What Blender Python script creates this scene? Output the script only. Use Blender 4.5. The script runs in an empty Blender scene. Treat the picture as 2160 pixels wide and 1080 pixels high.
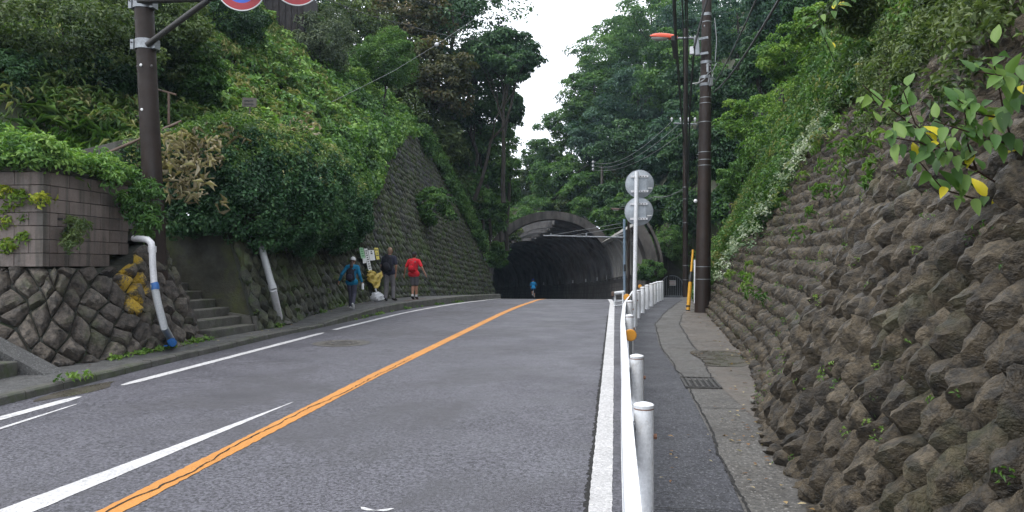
import bpy, bmesh, math, random
import numpy as np
from mathutils import Vector, Matrix
R = math.radians
rng = np.random.default_rng(7)
random.seed(7)
SC = bpy.context.scene
COL = SC.collection

# ------------------------------------------------------------------ camera
F = 1601.0; EYE = 1.65; YAW = R(7.7); PITCH = math.atan(20 / F)
cd = bpy.data.cameras.new('camera'); cam = bpy.data.objects.new('camera', cd); COL.objects.link(cam)
cam.location = (0, 0, EYE); cam.rotation_euler = (math.pi / 2 + PITCH, 0, YAW)
cd.sensor_width = 36; cd.lens = F / 2160 * 36; cd.clip_start = .05; cd.clip_end = 3000
SC.camera = cam
# ------------------------------------------------------------------ overcast sky + soft sun
w = bpy.data.worlds.new('World'); SC.world = w; w.use_nodes = True
nt = w.node_tree; bg = nt.nodes['Background']
sky = nt.nodes.new('ShaderNodeTexSky'); sky.sky_type = 'NISHITA'; sky.sun_disc = False
SUN_EL, SUN_AZ = R(60), R(-130)            # azimuth measured from +Y towards +X
sky.sun_elevation = SUN_EL; sky.sun_rotation = SUN_AZ
mix = nt.nodes.new('ShaderNodeMix'); mix.data_type = 'RGBA'
tcw = nt.nodes.new('ShaderNodeTexCoord'); nz = nt.nodes.new('ShaderNodeTexNoise'); nz.inputs['Scale'].default_value = 2.2; nz.inputs['Detail'].default_value = 4
rmp = nt.nodes.new('ShaderNodeValToRGB')
rmp.color_ramp.elements[0].color = (8.6, 9.1, 10.0, 1); rmp.color_ramp.elements[1].color = (10.4, 10.7, 11.2, 1)
nt.links.new(tcw.outputs['Generated'], nz.inputs['Vector']); nt.links.new(nz.outputs['Fac'], rmp.inputs['Fac'])
mix.inputs[0].default_value = .93
nt.links.new(sky.outputs[0], mix.inputs[6]); nt.links.new(rmp.outputs[0], mix.inputs[7]); nt.links.new(mix.outputs[2], bg.inputs['Color'])
bg.inputs['Strength'].default_value = .15
sl = bpy.data.lights.new('sun', 'SUN'); sl.energy = 1.5; sl.angle = R(20); sl.color = (1, .97, .92)
so = bpy.data.objects.new('sun', sl); COL.objects.link(so)
sd = Vector((math.sin(SUN_AZ) * math.cos(SUN_EL), math.cos(SUN_AZ) * math.cos(SUN_EL), math.sin(SUN_EL)))
so.rotation_euler = sd.to_track_quat('Z', 'Y').to_euler(); so.location = (0, 0, 40)
SC.view_settings.view_transform = 'Standard'; SC.view_settings.look = 'None'
SC.view_settings.exposure = .62; SC.view_settings.gamma = 1
SC.cycles.use_denoising = True; SC.cycles.max_bounces = 6; SC.cycles.diffuse_bounces = 3; SC.cycles.glossy_bounces = 2
SC.cycles.transmission_bounces = 3; SC.cycles.transparent_max_bounces = 4

# ------------------------------------------------------------------ layout maths
def prof(y):                                # road height: climbs to a crest, then falls away into the tunnel
    y = np.asarray(y, float); m, a, e, k = .0175, 19., 35., .004
    t = np.clip(y - a, 0, e - a)
    z = m * np.minimum(y, a) + m * t - .5 * k * t * t
    return z + np.where(y > e, (m - k * (e - a)) * (y - e), 0)
def off(y):                                 # the road bends left
    y = np.asarray(y, float)
    return -.00164 * np.maximum(y - 26, 0) ** 2 - .004 * np.maximum(y - 60, 0) ** 2
def zr(y): return float(prof(y))
def cx(y): return float(-3.1 + off(y))
def along(y, a, h):                         # y along the road, a to the right of its axis, h above it
    s = float(off(y + .05) - off(y - .05)) / .1; n = math.hypot(1, s)
    return (cx(y) + a / n, y - a * s / n, zr(y) + h)
def ray(px, py):
    d = Vector(((px - 1080) / F, 1, -(py - 540) / F))
    return Matrix.Rotation(YAW, 3, 'Z') @ (Matrix.Rotation(PITCH, 3, 'X') @ d)
def W(px, py, D):                           # point on a pixel's ray at depth D
    return Vector((0, 0, EYE)) + ray(px, py) * D
def G(px, py, dz=0):                        # ground point under a pixel
    d = ray(px, py); t = 1.
    while t < 150:
        p = d * t
        if EYE + p.z <= zr(p.y) + dz: return Vector((p.x, p.y, zr(p.y) + dz))
        t += .01
    return None
def lin(tab, y, c=1): return float(np.interp(y, [t[0] for t in tab], [t[c] for t in tab]))

# ------------------------------------------------------------------ materials
def nodes(name):
    m = bpy.data.materials.new(name); m.use_nodes = True
    return m, m.node_tree, m.node_tree.nodes['Principled BSDF']
def ramp(n, cols, pos=None):
    r = n.nodes.new('ShaderNodeValToRGB'); e = r.color_ramp.elements
    while len(e) < len(cols): e.new(.5)
    for i, c in enumerate(cols):
        e[i].position = pos[i] if pos else i / max(1, len(cols) - 1); e[i].color = (*c, 1)
    return r
def noise(n, scale, detail=4, rough=.6, vec=None, dist=0):
    t = n.nodes.new('ShaderNodeTexNoise'); t.inputs['Scale'].default_value = scale; t.inputs['Detail'].default_value = detail
    t.inputs['Roughness'].default_value = rough; t.inputs['Distortion'].default_value = dist
    if vec: n.links.new(vec, t.inputs['Vector'])
    return t
def mixc(n, fac, a, b, blend='MIX'):
    m = n.nodes.new('ShaderNodeMix'); m.data_type = 'RGBA'; m.blend_type = blend
    for s, v in ((0, fac), (6, a), (7, b)):
        if isinstance(v, (int, float)): m.inputs[s].default_value = v
        elif isinstance(v, tuple): m.inputs[s].default_value = (*v, 1)
        else: n.links.new(v, m.inputs[s])
    return m.outputs[2]
def mrange(n, v, a, b, c=0, d=1):
    m = n.nodes.new('ShaderNodeMapRange'); n.links.new(v, m.inputs[0])
    for i, x in enumerate((a, b, c, d)): m.inputs[i + 1].default_value = x
    return m.outputs[0]
def surf(name, cols, scale=4, rough=(.55, .85), bump=.3, bscale=25, rnd=False, speck=None, moss=None, patch=None, metal=0, spec=.5, streak=None, bdist=.02, grit=None):
    """layered stone / concrete / asphalt / paint: base ramp by noise (or per-piece value), specks, patches, moss on ledges"""
    m, n, b = nodes(name)
    pos = n.nodes.new('ShaderNodeNewGeometry').outputs['Position']
    big = noise(n, scale, 5, .62, pos)
    if rnd:
        at = n.nodes.new('ShaderNodeAttribute'); at.attribute_name = 'rnd'
        ad = n.nodes.new('ShaderNodeMath'); ad.operation = 'MULTIPLY_ADD'
        n.links.new(big.outputs['Fac'], ad.inputs[0]); ad.inputs[1].default_value = .7
        sb = n.nodes.new('ShaderNodeMath'); sb.operation = 'MULTIPLY_ADD'; n.links.new(at.outputs['Fac'], sb.inputs[0]); sb.inputs[1].default_value = .75; sb.inputs[2].default_value = -.22
        n.links.new(sb.outputs[0], ad.inputs[2]); fac = ad.outputs[0]
    else: fac = mrange(n, big.outputs['Fac'], .3, .7)
    r = ramp(n, cols); n.links.new(fac, r.inputs[0]); col = r.outputs[0]
    fine = noise(n, bscale, 6, .7, pos)
    col = mixc(n, mrange(n, fine.outputs['Fac'], .3, .7, 0, .55), col, mixc(n, 1., col, (.45, .45, .45), 'MULTIPLY'))
    if grit:
        gn = noise(n, grit[0], 3, .75, pos); gv_ = mrange(n, gn.outputs['Fac'], .38, .62, grit[1], grit[2]); cc = n.nodes.new('ShaderNodeCombineColor')
        for k_ in range(3): n.links.new(gv_, cc.inputs[k_])
        col = mixc(n, 1., col, cc.outputs[0], 'MULTIPLY')
    if speck:
        v = n.nodes.new('ShaderNodeTexVoronoi'); v.inputs['Scale'].default_value = speck[1]; n.links.new(pos, v.inputs['Vector'])
        sp = n.nodes.new('ShaderNodeSeparateColor'); n.links.new(v.outputs['Color'], sp.inputs[0])
        col = mixc(n, mrange(n, sp.outputs[0], speck[2], speck[2] + .04), col, speck[0])
    if patch:
        p = noise(n, patch[1], 5, .65, pos, .6)
        col = mixc(n, mrange(n, p.outputs['Fac'], patch[2], patch[2] + .12, 0, patch[3]), col, patch[0])
    if streak:
        mp = n.nodes.new('ShaderNodeMapping'); mp.inputs['Scale'].default_value = (streak[1], streak[1], .5); n.links.new(pos, mp.inputs[0])
        p = noise(n, 1, 4, .6, mp.outputs[0]); col = mixc(n, mrange(n, p.outputs['Fac'], streak[2], streak[2] + .18, 0, streak[3]), col, streak[0])
    if moss:
        p = noise(n, moss[1], 6, .7, pos, .4); col = mixc(n, mrange(n, p.outputs['Fac'], moss[2], moss[2] + .14, 0, moss[3]), col, moss[0])
    n.links.new(col, b.inputs['Base Color'])
    rn = noise(n, scale * 2.3, 3, .6, pos); n.links.new(mrange(n, rn.outputs['Fac'], .35, .65, *rough), b.inputs['Roughness'])
    b.inputs['Metallic'].default_value = metal; b.inputs['Specular IOR Level'].default_value = spec
    if bump:
        bp = n.nodes.new('ShaderNodeBump'); bp.inputs['Strength'].default_value = bump; bp.inputs['Distance'].default_value = bdist
        mid = noise(n, bscale * .3, 5, .65, pos); sm = n.nodes.new('ShaderNodeMath'); sm.operation = 'MULTIPLY_ADD'
        n.links.new(mid.outputs['Fac'], sm.inputs[0]); sm.inputs[1].default_value = 1.6; n.links.new(fine.outputs['Fac'], sm.inputs[2])
        n.links.new(sm.outputs[0], bp.inputs['Height']); n.links.new(bp.outputs[0], b.inputs['Normal'])
    return m
def plain(name, c, rough=.5, metal=0, var=.25, scale=9, spec=.5, wear=None):
    d = tuple(x * (1 - var) for x in c)
    return surf(name, [d, c], scale, (rough * .85, min(1, rough * 1.15)), .05, 60, metal=metal, spec=spec, patch=wear)
def leafmat(name, cols, trans=.3, rough=.42, spec=.4):
    m, n, b = nodes(name)
    at = n.nodes.new('ShaderNodeAttribute'); at.attribute_name = 'rnd'
    r = ramp(n, cols); n.links.new(at.outputs['Fac'], r.inputs[0])
    n.links.new(r.outputs[0], b.inputs['Base Color']); b.inputs['Roughness'].default_value = rough; b.inputs['Specular IOR Level'].default_value = spec
    t = n.nodes.new('ShaderNodeBsdfTranslucent'); n.links.new(mixc(n, 1., r.outputs[0], (1.3, 1.45, .7), 'MULTIPLY'), t.inputs['Color'])
    mx = n.nodes.new('ShaderNodeMixShader'); mx.inputs[0].default_value = trans
    n.links.new(b.outputs[0], mx.inputs[1]); n.links.new(t.outputs[0], mx.inputs[2])
    n.links.new(mx.outputs[0], n.nodes['Material Output'].inputs['Surface'])
    return m
M = {}
M['asphalt'] = surf('asphalt', [(.056, .054, .065), (.080, .077, .092)], .6, (.45, .7), .5, 110, speck=((.12, .12, .135), 80, .9), patch=((.042, .040, .045), .4, .5, .7), spec=.5, bdist=.006, grit=(34, .3, 1.75))
M['asphalt_old'] = surf('asphalt_old', [(.062, .057, .051), (.092, .085, .076)], .9, (.45, .75), .5, 90, speck=((.18, .17, .16), 80, .92), patch=((.05, .046, .042), .8, .52, .7), bdist=.006, grit=(34, .5, 1.5), spec=.4)
M['asphalt_wet'] = surf('asphalt_wet', [(.028, .028, .034), (.044, .044, .052)], .8, (.5, .7), .5, 100, speck=((.10, .10, .11), 85, .9), bdist=.006, grit=(34, .4, 1.7), spec=.35)
M['silt'] = surf('silt', [(.07, .058, .047), (.125, .106, .088)], 1.6, (.3, .8), .35, 60, patch=((.06, .05, .04), 1.3, .55, .8), moss=((.04, .05, .015), 2.2, .64, .5))
M['path_dark'] = surf('path_dark', [(.05, .05, .05), (.08, .079, .077)], 1.2, (.5, .8), .5, 90, speck=((.14, .14, .14), 80, .9), patch=((.03, .03, .028), 1.1, .55, .6), bdist=.006, grit=(40, .55, 1.45))
M['kerb'] = surf('kerb', [(.05, .048, .042), (.10, .096, .085)], 3, (.6, .9), .5, 40, moss=((.035, .05, .015), 2.5, .5, .7))
M['white_line'] = surf('white_line', [(.50, .49, .49), (.64, .63, .63)], 3.5, (.5, .7), .4, 45, patch=((.22, .22, .22), 7, .57, .6), grit=(40, .75, 1.15))
M['orange_line'] = surf('orange_line', [(.47, .19, .03), (.56, .235, .04)], 2, (.5, .7), .3, 70, patch=((.30, .15, .04), 7, .64, .7))
M['crack'] = plain('crack', (.012, .011, .010), .9)
M['soil'] = surf('soil', [(.02, .022, .012), (.05, .045, .025)], 2, (.8, 1), .5, 20, moss=((.025, .045, .01), 1.5, .45, .8))
M['stone_r'] = surf('stone_r', [(.022, .016, .009), (.047, .035, .020), (.076, .058, .035), (.112, .09, .06)], 1.6, (.33, .75), 1., 14, rnd=True, moss=((.045, .052, .012), .8, .57, .6), patch=((.10, .09, .085), 5., .66, .6), spec=.5, bdist=.06, grit=(11, .35, 1.6))
M['core_r'] = surf('core_r', [(.022, .024, .012), (.055, .062, .022)], 3, (.7, .95), .6, 20, moss=((.05, .07, .015), 2, .5, .8))
M['stone_l'] = surf('stone_l', [(.020, .022, .013), (.038, .041, .024), (.06, .061, .037)], 1.2, (.5, .85), .8, 16, rnd=True, moss=((.045, .075, .014), 1.1, .5, .75), patch=((.034, .034, .038), .35, .52, .7), spec=.4, bdist=.05, grit=(9, .4, 1.6))
M['core_l'] = surf('core_l', [(.008, .009, .006), (.02, .022, .012)], 3, (.7, .95), .6, 20, moss=((.03, .05, .012), 2, .55, .7))
M['stone_n'] = surf('stone_n', [(.026, .021, .018), (.052, .042, .034), (.08, .066, .053), (.115, .098, .08)], 1.8, (.5, .85), .9, 14, rnd=True, moss=((.05, .06, .02), 1.6, .52, .6), bdist=.05, grit=(10, .4, 1.6))
M['block'] = surf('block', [(.095, .073, .064), (.20, .16, .142)], 1.6, (.6, .9), .4, 45, rnd=True, streak=((.035, .035, .028), 7, .5, .75), moss=((.035, .04, .02), 1.3, .6, .5))
M['mossy'] = surf('mossy', [(.02, .021, .014), (.045, .044, .028)], 1.4, (.6, .9), .6, 18, moss=((.045, .055, .008), 1.2, .5, .8), streak=((.012, .012, .01), 3, .5, .6))
M['concrete'] = surf('concrete', [(.13, .125, .11), (.24, .23, .205)], 1.1, (.65, .9), .35, 30, streak=((.05, .05, .04), 3, .5, .75), moss=((.05, .06, .02), 1.4, .58, .6))
M['tunnel'] = surf('tunnel', [(.07, .062, .056), (.15, .135, .125)], .8, (.65, .9), .35, 20, streak=((.03, .027, .025), 2, .46, .8))
M['tunnel_in'] = surf('tunnel_in', [(.12, .115, .115), (.23, .22, .22)], .8, (.6, .85), .3, 20, streak=((.03, .028, .028), 2, .5, .7))
M['pale_rib'] = surf('pale_rib', [(.28, .27, .25), (.44, .42, .39)], 1.0, (.65, .9), .3, 20, streak=((.07, .065, .06), 2.5, .52, .7))
M['brown_pole'] = surf('brown_pole', [(.016, .0095, .007), (.030, .0185, .014)], 2.2, (.45, .7), .15, 30, streak=((.016, .012, .010), 5, .5, .5), spec=.3)
M['white_paint'] = surf('white_paint', [(.68, .69, .71), (.82, .83, .85)], 4, (.35, .5), .05, 40, patch=((.30, .25, .19), 11, .60, .55), streak=((.42, .41, .38), 9, .55, .5))
M['rust'] = plain('rust', (.24, .12, .075), .8)
M['galv'] = surf('galv', [(.20, .21, .225), (.33, .345, .36)], 12, (.35, .55), .05, 40, metal=.6)
M['sign_back'] = plain('sign_back', (.36, .39, .42), .45, .4)
M['steel_dark'] = plain('steel_dark', (.05, .047, .045), .5, .3)
M['cable'] = plain('cable', (.012, .012, .013), .5)
M['wire_grey'] = plain('wire_grey', (.30, .31, .32), .45, .5)
M['black'] = plain('black', (.015, .015, .017), .55)
M['amber'] = plain('amber', (.74, .32, .02), .3, 0, .35, 60)
M['orange_red'] = plain('orange_red', (.72, .085, .03), .32, 0, .15)
M['lens'] = plain('lens', (.42, .40, .38), .2)
M['yellow'] = plain('yellow', (.72, .36, .02), .5)
M['blue_pole'] = plain('blue_pole', (.24, .33, .43), .45)
M['pvc'] = surf('pvc', [(.52, .52, .54), (.66, .66, .68)], 3, (.35, .5), .03, 40, patch=((.26, .26, .24), 5, .62, .6))
M['pvc_grey'] = surf('pvc_grey', [(.27, .28, .29), (.36, .37, .38)], 3, (.4, .55), .03, 40, patch=((.2, .19, .17), 5, .6, .6))
M['blue_tape'] = plain('blue_tape', (.015, .11, .34), .45)
M['sign_red'] = plain('sign_red', (.36, .012, .02), .4, 0, .1)
M['sign_blue'] = plain('sign_blue', (.02, .10, .55), .4, 0, .1)
M['sign_white'] = plain('sign_white', (.72, .72, .72), .45, 0, .08)
M['sign_green'] = plain('sign_green', (.32, .55, .33), .5, 0, .1)
M['sign_yellow'] = plain('sign_yellow', (.70, .58, .12), .5, 0, .1)
M['print_dark'] = plain('print_dark', (.06, .06, .06), .6)
M['print_red'] = plain('print_red', (.42, .10, .08), .6)
M['print_green'] = plain('print_green', (.08, .30, .12), .6)
M['wood_grey'] = surf('wood_grey', [(.10, .09, .08), (.17, .155, .14)], 4, (.7, .9), .3, 40)
M['wood_dark'] = surf('wood_dark', [(.014, .011, .012), (.028, .022, .022)], 3, (.7, .9), .3, 40)
M['rail_brown'] = surf('rail_brown', [(.09, .055, .04), (.14, .09, .065)], 4, (.5, .8), .1, 40)
M['bark'] = surf('bark', [(.018, .015, .012), (.05, .042, .033)], 3, (.8, 1), .8, 14, moss=((.03, .045, .015), 2, .55, .6))
M['stem'] = plain('stem', (.05, .022, .014), .6)
M['lichen'] = surf('lichen', [(.42, .26, .01), (.55, .36, .02)], 30, (.8, 1), .5, 60)
M['iron'] = surf('iron', [(.035, .033, .032), (.07, .065, .06)], 8, (.5, .75), .2, 50, metal=.3)
M['net'] = surf('net', [(.30, .21, .025), (.48, .36, .06)], 5, (.6, .8), .4, 60)
M['bag'] = plain('bag', (.72, .73, .76), .35, 0, .12)
# leaf palettes (base colours)
LP = {
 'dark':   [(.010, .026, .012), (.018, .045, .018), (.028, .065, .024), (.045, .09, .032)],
 'mid':    [(.018, .045, .014), (.032, .078, .02), (.055, .115, .027), (.085, .15, .04)],
 'bright': [(.03, .07, .014), (.06, .13, .022), (.10, .18, .03), (.16, .23, .045)],
 'olive':  [(.018, .034, .012), (.04, .064, .021), (.068, .098, .033), (.105, .135, .055)],
 'brown':  [(.022, .026, .012), (.042, .048, .02), (.065, .066, .03), (.10, .075, .04)],
 'grey':   [(.045, .065, .045), (.08, .105, .07), (.12, .15, .095), (.17, .20, .13)],
 'ivy':    [(.010, .028, .012), (.016, .046, .018), (.026, .068, .025), (.055, .105, .04)],
 'vine':   [(.026, .06, .018), (.045, .10, .025), (.078, .15, .034), (.14, .215, .055)],
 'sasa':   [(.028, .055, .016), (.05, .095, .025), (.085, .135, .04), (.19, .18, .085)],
 'dry':    [(.10, .085, .045), (.22, .18, .11), (.34, .29, .19), (.42, .37, .27)],
 'grass':  [(.028, .065, .014), (.05, .11, .02), (.085, .15, .03), (.13, .19, .05)],
 'pale':   [(.05, .10, .04), (.10, .16, .075), (.22, .27, .17), (.40, .43, .34)],  # ivy palette with the wet leaves' highlights in its colours
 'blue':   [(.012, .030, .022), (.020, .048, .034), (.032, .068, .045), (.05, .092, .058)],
 'yellow': [(.05, .10, .016), (.10, .17, .02), (.15, .22, .025), (.30, .31, .03)],
 'gold':   [(.30, .22, .02), (.42, .32, .02), (.5, .38, .025), (.55, .42, .03)],
 'litter': [(.07, .04, .02), (.18, .09, .04), (.32, .21, .09), (.42, .36, .22)],
}
GAIN = {'ivy': 1.75, 'dark': 1.75, 'blue': 1.6, 'dry': 1., 'litter': 1., 'pale': 1.1, 'yellow': 1.1, 'bright': 1.3, 'vine': 1.6, 'sasa': 1.6, 'grass': 1.5, 'mid': 1.45, 'brown': 1.4, 'grey': 1.2}
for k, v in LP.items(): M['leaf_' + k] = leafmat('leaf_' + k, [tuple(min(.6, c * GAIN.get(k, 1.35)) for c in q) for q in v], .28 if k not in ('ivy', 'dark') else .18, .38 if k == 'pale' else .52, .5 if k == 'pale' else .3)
cloth = lambda n, c, r=.85: plain(n, c, r, 0, .3, 14, .25)
M['skin'] = cloth('skin', (.42, .22, .15), .55); M['skin_pale'] = cloth('skin_pale', (.50, .28, .20), .55)
M['teal'] = cloth('teal', (.008, .16, .30)); M['navy'] = cloth('navy', (.035, .036, .06)); M['slate'] = cloth('slate', (.065, .065, .095))
M['charcoal'] = cloth('charcoal', (.028, .027, .035)); M['grey_cloth'] = cloth('grey_cloth', (.20, .19, .20)); M['red_cloth'] = cloth('red_cloth', (.58, .018, .03))
M['red_bag'] = cloth('red_bag', (.50, .012, .022)); M['pack_black'] = cloth('pack_black', (.014, .014, .022)); M['white_cloth'] = cloth('white_cloth', (.66, .66, .68))
M['hair'] = cloth('hair', (.05, .022, .012), .5); M['hair_grey'] = cloth('hair_grey', (.30, .19, .13), .6); M['short_grey'] = cloth('short_grey', (.12, .115, .125)); M['cyan'] = cloth('cyan', (.02, .28, .62))
M['shoe_dark'] = cloth('shoe_dark', (.02, .018, .02)); M['blue_cloth'] = cloth('blue_cloth', (.01, .05, .30))

# ------------------------------------------------------------------ object helpers
def origin(o):
    v = Vector((0, 0, 0))
    while o is not None: v += o.location; o = o.parent
    return v
def link(name, me, parent=None, smooth=False):
    o = bpy.data.objects.new(name, me); COL.objects.link(o)
    if parent is not None: o.parent = parent
    if smooth: me.polygons.foreach_set('use_smooth', np.ones(len(me.polygons), bool))
    return o
def tag(o, label=None, cat=None, group=None, kind=None):
    if label: o['label'] = label
    if cat: o['category'] = cat
    if group: o['group'] = group
    if kind: o['kind'] = kind
    return o
def thing(name, loc, label, cat, group=None):
    o = bpy.data.objects.new(name, None); COL.objects.link(o); o.location = loc; o.empty_display_size = .2
    return tag(o, label, cat, group)
def np_mesh(name, V, Fc, mats, rnd=None, sub=None):
    """V (n,3); Fc (m,k) equal-sized polygons"""
    V = np.asarray(V, np.float32); Fc = np.asarray(Fc, np.int32); m, k = Fc.shape
    me = bpy.data.meshes.new(name); me.vertices.add(len(V)); me.vertices.foreach_set('co', V.ravel())
    me.loops.add(m * k); me.loops.foreach_set('vertex_index', Fc.ravel())
    me.polygons.add(m); me.polygons.foreach_set('loop_start', np.arange(0, m * k, k, dtype=np.int32)); me.polygons.foreach_set('loop_total', np.full(m, k, np.int32))
    for mt in (mats if isinstance(mats, (list, tuple)) else [mats]): me.materials.append(M[mt])
    if rnd is not None:
        a = me.attributes.new('rnd', 'FLOAT', 'POINT'); a.data.foreach_set('value', np.asarray(rnd, np.float32).ravel())
    me.update(calc_edges=True); me.validate()
    return me
class B:
    """collects shapes in world coordinates; build() links them as ONE mesh object"""
    def __init__(s): s.v = []; s.f = []
    def add(s, vs, fs):
        k = len(s.v); s.v += [tuple(v) for v in vs]; s.f += [tuple(i + k for i in f) for f in fs]; return s
    def box(s, c, d, rz=0, rx=0, ry=0):
        m = Matrix.Rotation(rz, 3, 'Z') @ Matrix.Rotation(ry, 3, 'Y') @ Matrix.Rotation(rx, 3, 'X'); c = Vector(c)
        vs = [c + m @ Vector((x * d[0] / 2, y * d[1] / 2, z * d[2] / 2)) for x in (-1, 1) for y in (-1, 1) for z in (-1, 1)]
        return s.add(vs, [(0, 1, 3, 2), (4, 6, 7, 5), (0, 4, 5, 1), (2, 3, 7, 6), (0, 2, 6, 4), (1, 5, 7, 3)])
    def tube(s, pts, r, n=8, cap=True):
        pts = [Vector(p) for p in pts]; k = len(s.v); rs = r if isinstance(r, (list, tuple)) else [r] * len(pts)
        up = None
        for i, p in enumerate(pts):
            t = (pts[min(i + 1, len(pts) - 1)] - pts[max(i - 1, 0)]).normalized()
            if up is None: up = Vector((0, 0, 1)) if abs(t.z) < .9 else Vector((0, 1, 0))
            a = t.cross(up).normalized(); b = a.cross(t).normalized(); up = b
            s.v += [tuple(p + (a * math.cos(2 * math.pi * j / n) + b * math.sin(2 * math.pi * j / n)) * rs[i]) for j in range(n)]
        for i in range(len(pts) - 1):
            s.f += [(k + i * n + j, k + i * n + (j + 1) % n, k + (i + 1) * n + (j + 1) % n, k + (i + 1) * n + j) for j in range(n)]
        if cap: s.f += [tuple(k + j for j in range(n))[::-1], tuple(k + (len(pts) - 1) * n + j for j in range(n))]
        return s
    def cyl(s, p, q, r, n=12, r2=None): return s.tube([p, q], [r, r if r2 is None else r2], n)
    def ell(s, c, r, nu=12, nv=8, rot=None, zmin=-1.):
        vs = []; fs = []; c = Vector(c); m = rot or Matrix.Identity(3)
        for i in range(nv + 1):
            ph = -math.pi / 2 + math.pi * i / nv; zz = max(math.sin(ph), zmin)
            for j in range(nu):
                th = 2 * math.pi * j / nu; vs.append(c + m @ Vector((r[0] * math.cos(ph) * math.cos(th), r[1] * math.cos(ph) * math.sin(th), r[2] * zz)))
        for i in range(nv): fs += [(i * nu + j, i * nu + (j + 1) % nu, (i + 1) * nu + (j + 1) % nu, (i + 1) * nu + j) for j in range(nu)]
        return s.add(vs, fs)
    def strip(s, left, right):
        k = len(s.v); n = len(left)
        for a, b in zip(left, right): s.v += [tuple(a), tuple(b)]
        s.f += [(k + 2 * i, k + 2 * i + 1, k + 2 * i + 3, k + 2 * i + 2) for i in range(n - 1)]; return s
    def prism(s, poly, d):
        n = len(poly); d = Vector(d); vs = [Vector(p) for p in poly] + [Vector(p) + d for p in poly]
        return s.add(vs, [tuple(range(n))[::-1], tuple(range(n, 2 * n))] + [(i, (i + 1) % n, n + (i + 1) % n, n + i) for i in range(n)])
    def build(s, name, mat, parent=None, smooth=False, bevel=0, rnd=None):
        o0 = origin(parent); me = bpy.data.meshes.new(name)
        me.from_pydata([(v[0] - o0.x, v[1] - o0.y, v[2] - o0.z) for v in s.v], [], s.f)
        bm = bmesh.new(); bm.from_mesh(me); bmesh.ops.recalc_face_normals(bm, faces=bm.faces)
        if bevel: bmesh.ops.bevel(bm, geom=list(bm.edges), offset=bevel, segments=1, affect='EDGES', profile=.5)
        bm.to_mesh(me); bm.free(); me.materials.append(M[mat])
        if rnd is not None:
            a = me.attributes.new('rnd', 'FLOAT', 'POINT'); a.data.foreach_set('value', np.full(len(me.vertices), rnd, np.float32))
        o = link(name, me, parent, smooth)
        if smooth: 
            try: me.set_sharp_from_angle(angle=R(40))
            except Exception: pass
        return o
def struct(name, b, mat, smooth=False):
    return tag(b.build(name, mat, None, smooth), kind='structure')

# ================================================================== SETTING: ground, road, pavements
ys = np.concatenate([np.arange(-40, 0, 5), np.arange(0, 140, 1.), np.arange(140, 620, 40)])
b = B(); g = []
for y in ys: g.append([(x, y, zr(min(y, 150)) - .12) for x in (-400, -120, -40, -14, 6, 40, 120, 400)])
for i in range(len(g) - 1): b.strip(g[i], g[i + 1])
struct('ground', b, 'soil')
KERB = [(-6, -6.6), (7.3, -6.6), (10, -6.64), (14.4, -6.55), (16.2, -6.4), (18, -6.3), (20, -6.22), (22, -6.05), (24, -5.7), (27, -5.3), (30, -5.0), (34, -5.1), (42, -6.9), (50, -7.4)]
RED = [(-6, .10), (15, .10), (18, .28), (21, .6), (24, .95), (28, 1.2), (40, 1.2), (52, 1.0)]
def road_l(y): return lin(KERB, y) if y < 50 else along(y, -4.5, 0)[0]
def road_r(y): return lin(RED, y) if y < 52 else along(y, 4.9 + max(0, 59.4 - y) * .07, 0)[0]
ry = list(np.arange(-6, 60, .5)) + list(np.arange(60, 150, 2))
struct('road', B().strip([(road_l(y) - .03, y, zr(y)) for y in ry], [(road_r(y) + .1, y, zr(y)) for y in ry]), 'asphalt')
# left pavement: cambered from kerb top down to the wall foot
KH = [(-6, .1), (14, .085), (16, .06), (17.5, .14), (20, .19), (24, .2), (60, .2)]
WH = [(-6, .1), (15, .09), (18, .09), (24, .1), (60, .1)]
LWALL = [(14.4, -7.12), (16, -7.12), (18, -7.42), (21, -7.78), (25, -7.9), (30, -7.85), (42, -8.0), (50.5, -7.85)]
LPAVE = [(-6, -9.5), (9, -9.5), (9.6, -7.45), (12.8, -7.3), (14.4, -7.12)] + LWALL[1:]
py_ = np.arange(-6, 51, .5)
rows = []
for y in py_:
    k = lin(KERB, y) - .14; e = lin(LPAVE, y) - .5
    rows.append([(k + (e - k) * t, y, zr(y) + lin(KH, y) * (1 - t) + lin(WH, y) * t) for t in (0, .33, .66, 1)])
b = B()
for i in range(len(rows) - 1): b.strip(rows[i], rows[i + 1])
struct('left_pavement', b, 'path_dark')
def pave_z(x, y):
    k = lin(KERB, y) - .14; e = lin(LPAVE, y) - .5; t = min(1, max(0, (x - k) / (e - k)))
    return zr(y) + lin(KH, y) * (1 - t) + lin(WH, y) * t
kerb = tag(B().strip([(lin(KERB, y) - .13, y, zr(y) - .05) for y in py_], [(lin(KERB, y) - .02, y, zr(y) - .05) for y in py_]).build('kerb', 'kerb'), kind='structure')
y = 3.0
while y < 44:
    L = .6; y2 = y + L - .012; x1, x2 = lin(KERB, y), lin(KERB, y2); j = random.uniform(-.006, .006)
    h1, h2 = lin(KH, y) + .012 + j, lin(KH, y2) + .012 + j
    bb = B(); P = []
    for (x, yy, h) in ((x1, y, h1), (x2, y2, h2)):
        z = zr(yy); P += [(x - .15, yy, z - .1), (x + .01, yy, z - .1), (x, yy, z + h - .02), (x - .02, yy, z + h), (x - .15, yy, z + h)]
    bb.add(P, [(0, 1, 2, 3, 4), (9, 8, 7, 6, 5)] + [(i, i + 5, (i + 1) % 5 + 5, (i + 1) % 5) for i in range(5)])
    bb.build('kerb_stone', 'kerb', kerb); y += L
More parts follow.
